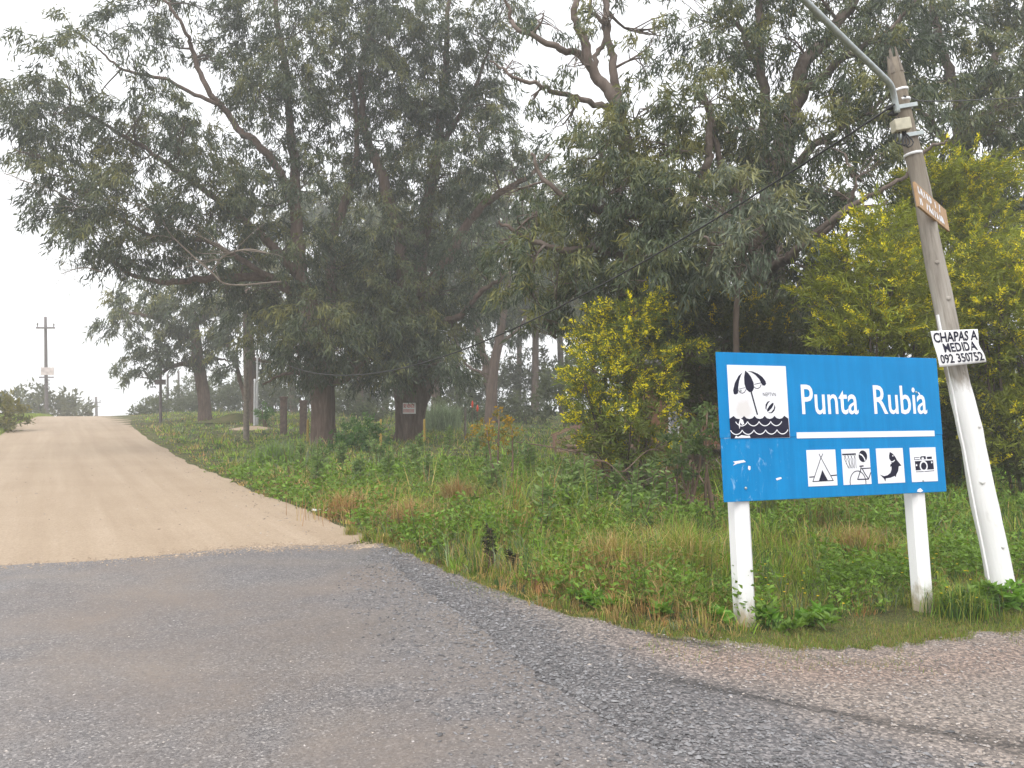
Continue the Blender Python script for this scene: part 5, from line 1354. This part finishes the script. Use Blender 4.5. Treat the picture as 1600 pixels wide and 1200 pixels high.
for k, (dx, dz) in enumerate(((-.12, -.5), (-.11, -.56))):
    a_ = np.array([dx, -.07, PL + dz]); tube(ins, [a_, a_ + [-.05, -.01, .01], a_ + [-.09, -.02, .0]], [.02, .028, .016], 8)
ins.build('cable_clamp', M['black_cable'], pole, True)

# cable from the lamp pole to the pole by the dirt road
c0, c1 = at(1398, 163, 7.15), at(388, 532, 30)
u = np.linspace(0, 1, 60)[:, None]
cab = c0 + (c1 - c0) * u; cab[:, 2] -= (1.9 * 4 * u * (1 - u))[:, 0]
tag(tube(MB(), cab, np.interp(u[:, 0], [0, 1], [.011, .018]), 6).build('overhead_cable', M['black_cable'], None, True), 'black overhead cable sagging from leaning pole to the post by the dirt road', 'cable')
c2 = np.array([c0, at(1480, 155, 8.5), at(1640, 120, 12)])
tag(tube(MB(), smooth_path([at(1412, 150, 7.2), at(1470, 158, 8.2), at(1640, 150, 12)], 24), np.full(24, .007), 5).build('overhead_cable', M['black_cable'], None, True), 'thin black wire running from leaning pole into the hedge trees', 'cable')

# hand lettered metal sheet on the pole
a0, a1, a2 = at(1461, 517, 6.93), at(1527, 514, 7.02), at(1468, 572, 6.90)
ux2 = unit(a1 - a0); uz2 = a0 - a2; hh = np.linalg.norm(uz2); uz2 = uz2 - ux2 * uz2.dot(ux2) * 1.0; uz2 = unit(uz2); uy2 = np.cross(uz2, ux2)
ww = np.linalg.norm(a1 - a0)
sheet = thing('handwritten_sheet', 'white bent metal sheet lettered CHAPAS A MEDIDA on the leaning pole', 'sign')
sheet.matrix_world = Matrix(((ux2[0], uy2[0], uz2[0], a2[0]), (ux2[1], uy2[1], uz2[1], a2[1]), (ux2[2], uy2[2], uz2[2], a2[2]), (0, 0, 0, 1)))
nx, nz = 24, 16
U, Wz = np.meshgrid(np.linspace(0, 1, nx), np.linspace(0, 1, nz))
def sheet_y(u, w):     # the right side is creased
    return -.035 * np.maximum(0, u - .72) ** 1.2 * np.sin(w * 3.0 + .6) * 2.0 + .004 * np.sin(u * 9) - .005 * np.sin(w * 6)
def sheet_x(u, w):
    right = ww * (1.03 - .06 * np.exp(-((w - .52) / .22) ** 2) + .07 * (1 - w) * (w < .5) * 1.0 * (1 - w * 2))
    left = -.045 * w
    return left + (right - left) * u
V = np.stack([sheet_x(U, Wz), sheet_y(U, Wz), Wz * hh - .01 * (1 - Wz) * (1 - U) + .012 * U * (1 - Wz)], -1).reshape(-1, 3)
idx = np.arange(nx * nz).reshape(nz, nx)
q = np.stack([idx[:-1, :-1], idx[:-1, 1:], idx[1:, 1:], idx[1:, :-1]], -1).reshape(-1, 4)
so = MB().add(V, q).build('metal_sheet', M['white_paint'], sheet, True)
sm = so.modifiers.new('thickness', 'SOLIDIFY'); sm.thickness = .002; sm.offset = -1
for txt, u0, u1, w0, w1 in (('CHAPAS A', .03, .98, .66, .95), ('MEDIDA', .19, .93, .37, .63), ('092 350752', .05, .97, .06, .32)):
    o = text_obj(txt, u0, u1, w0, w1, M['ink'], sheet, bold=.024 if txt[0] != '0' else .018)
    v = np.zeros(len(o.data.vertices) * 3, np.float32); o.data.vertices.foreach_get('co', v); v = v.reshape(-1, 3)
    u_, w2 = v[:, 0].copy(), v[:, 2].copy() + .03 * (v[:, 0] - .5)
    out = np.stack([sheet_x(u_, w2), sheet_y(u_, w2) - .0035, w2 * hh + .004], -1)
    o.data.vertices.foreach_set('co', out.astype(np.float32).ravel()); o.data.update()

# faded brown plank sign nailed to the pole
b0, b1, b2 = at(1436, 322, 6.62), at(1484, 362, 7.62), at(1428, 282, 6.62)
ux3 = b1 - b0; w3 = np.linalg.norm(ux3); ux3 /= w3; uz3 = b2 - b0; uz3 = uz3 - ux3 * uz3.dot(ux3); h3 = np.linalg.norm(uz3); uz3 /= h3; uy3 = np.cross(uz3, ux3)
pk = thing('plank_sign', 'small weathered orange brown plank sign with worn white lettering nailed to the leaning pole', 'sign')
pk.matrix_world = Matrix(((ux3[0], uy3[0], uz3[0], b0[0]), (ux3[1], uy3[1], uz3[1], b0[1]), (ux3[2], uy3[2], uz3[2], b0[2]), (0, 0, 0, 1)))
M['plank'] = plain('weathered_orange_plank', (.40, .25, .13), .8, .25, 10)
lbox('plank', 0, w3, 0, .02, 0, h3, M['plank'], pk, .003)
wp = Pic(w3, h3)
for row, n_, z0 in ((.74, 11, .6), (.28, 12, .14)):
    for k in range(n_):
        xk = .06 + k * .066 + rng.normal() * .006
        if rng.random() < .12 or xk > .86: continue
        wp.stroke([(xk, z0 + rng.normal() * .02), (xk + rng.normal() * .02, z0 + .28)], .026)
        if rng.random() < .6: wp.stroke([(xk, z0 + rng.choice([.02, .14, .27])), (xk + .04, z0 + rng.choice([.02, .14, .27]))], .022)
tag(wp.build('worn_lettering', M['vinyl'], pk, (0, -.0015, 0)), kind='stuff')

# ------------------------------------------------------------------ other poles along the dirt road
def upole(name, label, px, ptop, pbot, D, r, cross=None, boards=(), mat='far_pole', group=None, pegs=()):
    b = at(px, pbot, D); t_ = at(px - 2 if cross else px, ptop, D); b[2] = min(b[2], terr(b[0], b[1])) - .3
    base = b.copy()
    root = thing(name, label, 'utility pole' if cross else 'post', group, tuple(base))
    reparent(tube(MB(), smooth_path([b, (b + t_) / 2, t_], 10), np.linspace(r * 1.25, r * .85, 10), 10).build('pole_shaft', M[mat], smooth=True), root)
    if cross:
        pyc, x0, x1 = cross
        a, c = at(x0, pyc, D - r), at(x1, pyc + 1, D - r)
        reparent(box(MB(), (a + c) / 2 + [0, -.12, 0], abs(c - a)[0], .12, .14).build('crossarm', M[mat]), root)
        for e in (a, c):
            e = e + [0.1 if e is a else -.1, -.12, .05]
            reparent(tube(MB(), [e, e + [0, 0, .12], e + [0, 0, .22], e + [0, 0, .36]], [.03, .03, .07, .04], 8).build('insulator', M['far_pole'], smooth=True), root)
    for (pa, pb_, qa, qb, mt) in boards:
        c = at((pa + pb_) / 2, (qa + qb) / 2, D - r * 2 - .1); k = D / FPX
        reparent(box(MB(), c, (pb_ - pa) * k, .05, (qb - qa) * k).build('notice_board', M[mt]), root)
    for (pa, pb_, py) in pegs:
        reparent(box(MB(), at((pa + pb_) / 2, py, D - r), (pb_ - pa) * D / FPX, .06, .08).build('step_peg', M['far_pole']), root)
    return root
M['pale_pipe'] = plain('pale_grey_pipe', (.42, .42, .43), .6, .1)
M['far_board'] = plain('pinkish_printed_board', (.55, .48, .46), .6, .2, 3)
upole('utility_pole', 'wooden utility pole with crossarm and notice board beyond the road crest', 73, 495, 655, 66, .125, (512, 58, 87), [(64, 84, 574, 586, 'far_board'), (61, 84, 588.5, 590.5, 'far_pole')], pegs=[(73, 78, 594), (73, 78, 600), (67, 78, 605)])
upole('utility_pole', 'faint far utility pole with crossarm standing past the crest of the road', 152, 620, 658, 118, .20, (628, 145, 158))
upole('road_post', 'thin dark post with a small flat box at the right verge by the crest', 251, 562, 672, 44, .075, None, [(242, 259, 593, 601, 'far_pole')])
upole('road_post', 'slim pale post in the mist behind the thin dark post', 262, 585, 650, 70, .10, None, mat='far_pole')
upole('road_post', 'faint post standing in the mist near the hazy scrub', 279, 580, 650, 84, .12, None, mat='far_pole')
upole('wooden_post', 'grey wooden cable post in front of the forked eucalyptus', 385, 525, 700, 30, .10, None, mat='post_wood')
upole('pipe_post', 'tall white pipe post beside the forked eucalyptus trunk', 402, 470, 668, 40, .05, None, mat='pale_pipe')
upole('pipe_post', 'shorter thick white pipe post beside the tall white pipe', 398, 592, 668, 39.6, .06, None, mat='pale_pipe')
for k, (px, t0, b0_, D, lab) in enumerate([(595, 655, 682, 27, 'yellow marker stake between the two big gum trunks'), (663, 655, 692, 28, 'yellow marker stake right against the massive trunk'), (481, 655, 680, 29, 'yellow marker stake left of the leaning gum trunk'), (727, 628, 668, 30, 'pale timber stake by the red flower spikes'), (948, 655, 680, 20, 'small yellow stake near the wooden stairs')]):
    upole('marker_stake', lab, px, t0, b0_, D, .045 if D > 20 else .025, None, mat='yellow_post' if k != 3 else 'post_wood')
for px, t0, b0_, w, lab in ((443, 622, 668, 9, 'worn brown masonry gate pillar nearer the white pipes'), (474, 628, 672, 10, 'worn brown masonry gate pillar against the leaning gum')):
    D = 33; b = at(px, b0_, D); b[2] = terr(b[0], b[1]); h_ = at(px, t0, D)[2] - b[2]
    root = thing('gate_pillar', lab, 'pillar', None, tuple(b)); k = D / FPX
    bevel(reparent(box(MB(), b + [0, 0, h_ / 2 - .1], w * k, w * k, h_ + .2).build('pillar_shaft', M['brick']), root), .02)
    bevel(reparent(box(MB(), b + [0, 0, h_ + .03], w * k * 1.25, w * k * 1.25, .08).build('pillar_cap', M['brick']), root), .015)
# red flower spikes
for px, py in ((738, 632), (746, 638)):
    b = at(px, 668, 29); b[2] = terr(b[0], b[1]); t_ = at(px, py, 29)
    root = thing('red_hot_poker', 'red flower spike on a thin stalk right of the massive trunk', 'flower', 'red flower spikes', tuple(b))
    reparent(tube(MB(), [b, t_], [.015, .012], 5).build('stalk', M['deadstem']), root)
    reparent(tube(MB(), [t_ - [0, 0, .12], t_, t_ + [0, 0, .14]], [.03, .05, .015], 7).build('flower_head', M['red_bloom'], smooth=True), root)

# sale board on the massive trunk
c = at(639, 638, 29.22); k = 29.22 / FPX
sb = thing('sale_board', 'small white board with red SE VENDE lettering nailed to the massive trunk', 'sign', None, tuple(c))
M['sale_white'] = plain('sale_board_white', (.82, .78, .79), .6, .05)
lbox('board', -9.5 * k, 9.5 * k, -.012, .22, -8.5 * k, 8.5 * k, M['sale_white'], sb)
text_obj('SE VENDE', -8.5 * k, 8.5 * k, 1 * k, 7 * k, M['red'], sb, y=.016, bold=.02)
sp_ = Pic(1, 1)
for kx_ in np.arange(-8, 8, 1.9):
    sp_.stroke([(kx_ * k, -6.5 * k), (kx_ * k, -1.5 * k)], .8 * k); sp_.stroke([(kx_ * k, -2 * k), ((kx_ + 1.0) * k, -2 * k)], .7 * k)
tag(sp_.build('worn_number', M['red'], sb, (0, -.016, 0)), kind='stuff')

# heap of sand and scrap on the verge
def mound(px, py, D, w, h, d, mat, name, lab, cat):
    b = at(px, py, D); b[2] = terr(b[0], b[1])
    n_ = 26; U, Wv = np.meshgrid(np.linspace(-1, 1, n_), np.linspace(-1, 1, n_))
    rr_ = np.sqrt(U ** 2 + Wv ** 2); H = h * np.exp(-3.2 * rr_ ** 2) * (1 + .35 * (fbm(U, Wv, 2.5, 7) - .5)) - .06 * ss(.6, 1.0, rr_)
    V = np.stack([b[0] + U * w, b[1] + Wv * d, b[2] + H], -1).reshape(-1, 3)
    idx = np.arange(n_ * n_).reshape(n_, n_); q = np.stack([idx[:-1, :-1], idx[:-1, 1:], idx[1:, 1:], idx[1:, :-1]], -1).reshape(-1, 4)
    return tag(MB().add(V, q).build(name, mat, None, True), lab, cat)
mound(395, 675, 37, 1.4, .13, 1.0, M['dirt'], 'sand_heap', 'low heap of pale sand beside the white pipe posts', 'sand heap')
mound(370, 662, 43, 2.2, .45, 1.6, M['ground'], 'earth_heap', 'brown earth heap behind the pale sand heap', 'earth heap')
lt = MB()
b = ground_at(505, 799)
n_ = 8; U, Wv = np.meshgrid(np.linspace(-1, 1, 12), np.linspace(-1, 1, 6))
V = np.stack([b[0] + U * .17, b[1] + Wv * .09 + .03 * np.sin(U * 5), terr(b[0], b[1]) + .015 + .035 * rng.random(U.shape) * (1 - np.abs(Wv))], -1).reshape(-1, 3)
idx = np.arange(72).reshape(6, 12); lt.add(V, np.stack([idx[:-1, :-1], idx[:-1, 1:], idx[1:, 1:], idx[1:, :-1]], -1).reshape(-1, 4))
tag(lt.build('plastic_scrap', M['litter']), 'crumpled white plastic scrap at the edge of the dirt road', 'litter')
for px, py, lab in ((485, 782, 'small white paper scrap on the dirt road edge'), (372, 735, 'tiny pale scrap far along the road edge')):
    b = ground_at(px, py)
    lt = MB(); V = np.array([[0, 0, .01], [.09, .02, .03], [.11, .07, .01], [.03, .06, .04]]) + [b[0], b[1], terr(b[0], b[1]) + .01]
    lt.add(V, [[0, 1, 2, 3]]); tag(lt.build('paper_scrap', M['litter']), lab, 'litter')

# ------------------------------------------------------------------ timber cabin and stairs behind the wattle
DC = 23.0; k = DC / FPX
cb = at(1090, 655, DC); cb[2] = terr(cb[0], cb[1])
cabin = thing('timber_cabin', 'small orange timber cabin on a dark base half hidden by wattle', 'cabin', None, tuple(cb))
def cbx(name, x0, x1, y0, y1, z0, z1, mat, par=None, bev=0):
    o = lbox(name, x0, x1, y0, y1, z0, z1, mat, par or cabin, bev); return o
cx0 = (1010 - 1090) * k; cx1 = cx0 + 6.5
cbx('foundation', cx0 - .1, cx1 + .1, -.1, 4.6, -.3, .42, M['brick'])
cbx('deck', cx0 - .5, cx1 + .1, -1.0, -.1, .36, .46, M['stair_wood'])
wall = cbx('wall', cx0, cx1, 0, 4.5, .42, 2.9, M['cedar'])
for i in range(16):
    z0 = .44 + i * .152
    if 2.88 - z0 < .1: break
    lbox('cladding_board', cx0 - .012, cx1 + .012, -.03, -.002, z0, z0 + .140, M['cedar'], wall)
M['pane'] = plain('pale_curtained_pane', (.36, .37, .40), .3, .15)
for x0, x1, z0, z1 in (((1047 - 1090) * k, (1052 - 1090) * k + .12, .5, 2.2), ((1057 - 1090) * k, (1072 - 1090) * k, 1.15, 2.1), (1.2, 2.2, 1.2, 2.1)):
    wdw = cbx('window', x0 - .06, x1 + .06, -.05, -.032, z0 - .06, z1 + .06, M['white_paint'])
    lbox('pane', x0, x1, -.058, -.0505, z0, z1, M['pane'], wdw)
rf = MB(); rx0, rx1 = cx0 - .6, cx1 + .5
for (y0, z0, y1, z1) in ((-.9, 2.75, 2.25, 4.1), (5.4, 2.75, 2.25, 4.1)):
    rf.add([(rx0, y0, z0), (rx1, y0, z0), (rx1, y1, z1), (rx0, y1, z1), (rx0, y0, z0 + .08), (rx1, y0, z0 + .08), (rx1, y1, z1 + .08), (rx0, y1, z1 + .08)], [[0, 1, 2, 3], [7, 6, 5, 4], [0, 4, 5, 1], [1, 5, 6, 2], [2, 6, 7, 3], [3, 7, 4, 0]])
rf.build('roof', M['roof'], cabin)

# stairs climb to the right towards the deck
sb0 = at(868, 662, 24.5); sb0[2] = terr(sb0[0], sb0[1])
stairs = thing('wooden_stairs', 'reddish wooden outdoor stairs with handrails left of the yellow wattle', 'stairs', None, tuple(sb0))
k = 24.5 / FPX; run, riseh, dep = 1.5, .62, 1.1
for yy in (0, dep):
    o = MB(); o.add([(0, yy - .03, -.05), (run, yy - .03, riseh - .05), (run, yy - .03, riseh - .19), (.15, yy - .03, -.2), (0, yy + .03, -.05), (run, yy + .03, riseh - .05), (run, yy + .03, riseh - .19), (.15, yy + .03, -.2)], [[0, 3, 2, 1], [4, 5, 6, 7], [0, 1, 5, 4], [1, 2, 6, 5], [2, 3, 7, 6], [3, 0, 4, 7]])
    o.build('stringer', M['stair_wood'], stairs)
    for f in (0.0, .5, 1.0):
        lbox('rail_post', run * f - .035, run * f + .035, yy - .045, yy + .04, riseh * f - .2, riseh * f + .62, M['stair_wood'], stairs)
    for off in (.58, .30):
        o = MB(); o.add([(-.1, yy - .025, off - .04), (run + .1, yy - .025, riseh + off + .04), (run + .1, yy - .025, riseh + off + .085), (-.1, yy - .025, off + .005), (-.1, yy + .055, off - .04), (run + .1, yy + .055, riseh + off + .04), (run + .1, yy + .055, riseh + off + .085), (-.1, yy + .055, off + .005)], [[0, 1, 2, 3], [7, 6, 5, 4], [0, 4, 5, 1], [1, 5, 6, 2], [2, 6, 7, 3], [3, 7, 4, 0]])
        o.build('handrail', M['stair_wood'], stairs)
for i in range(4):
    f = (i + .5) / 4
    lbox('tread', run * f - .17, run * f + .17, -.02, dep + .02, riseh * f - .02, riseh * f + .025, M['stair_wood'], stairs)
lbox('landing', run, run + 1.2, -.02, dep + .02, riseh - .06, riseh - .01, M['stair_wood'], stairs)
for yy in (.05, dep - .05): lbox('landing_post', run + 1.1, run + 1.18, yy - .04, yy + .04, -.3, riseh - .06, M['stair_wood'], stairs)

# ------------------------------------------------------------------ sea mist
hz = box(MB(), (-20, 90, 6), 300, 260, 48).build('haze', None)
hm = bpy.data.materials.new('sea_mist'); hm.use_nodes = True
hn, hl = hm.node_tree.nodes, hm.node_tree.links; hn.clear()
ho = hn.new('ShaderNodeOutputMaterial'); hv = hn.new('ShaderNodeVolumePrincipled')
hv.inputs['Color'].default_value = (.97, .975, .985, 1); hv.inputs['Density'].default_value = .0028
hv.inputs['Anisotropy'].default_value = .2
hl.new(hv.outputs[0], ho.inputs['Volume'])
hz.data.materials.append(hm)
tag(hz, 'pale sea mist hanging through the whole scene', 'haze', kind='stuff')
for k_ in ('label', 'category'): del hz[k_]
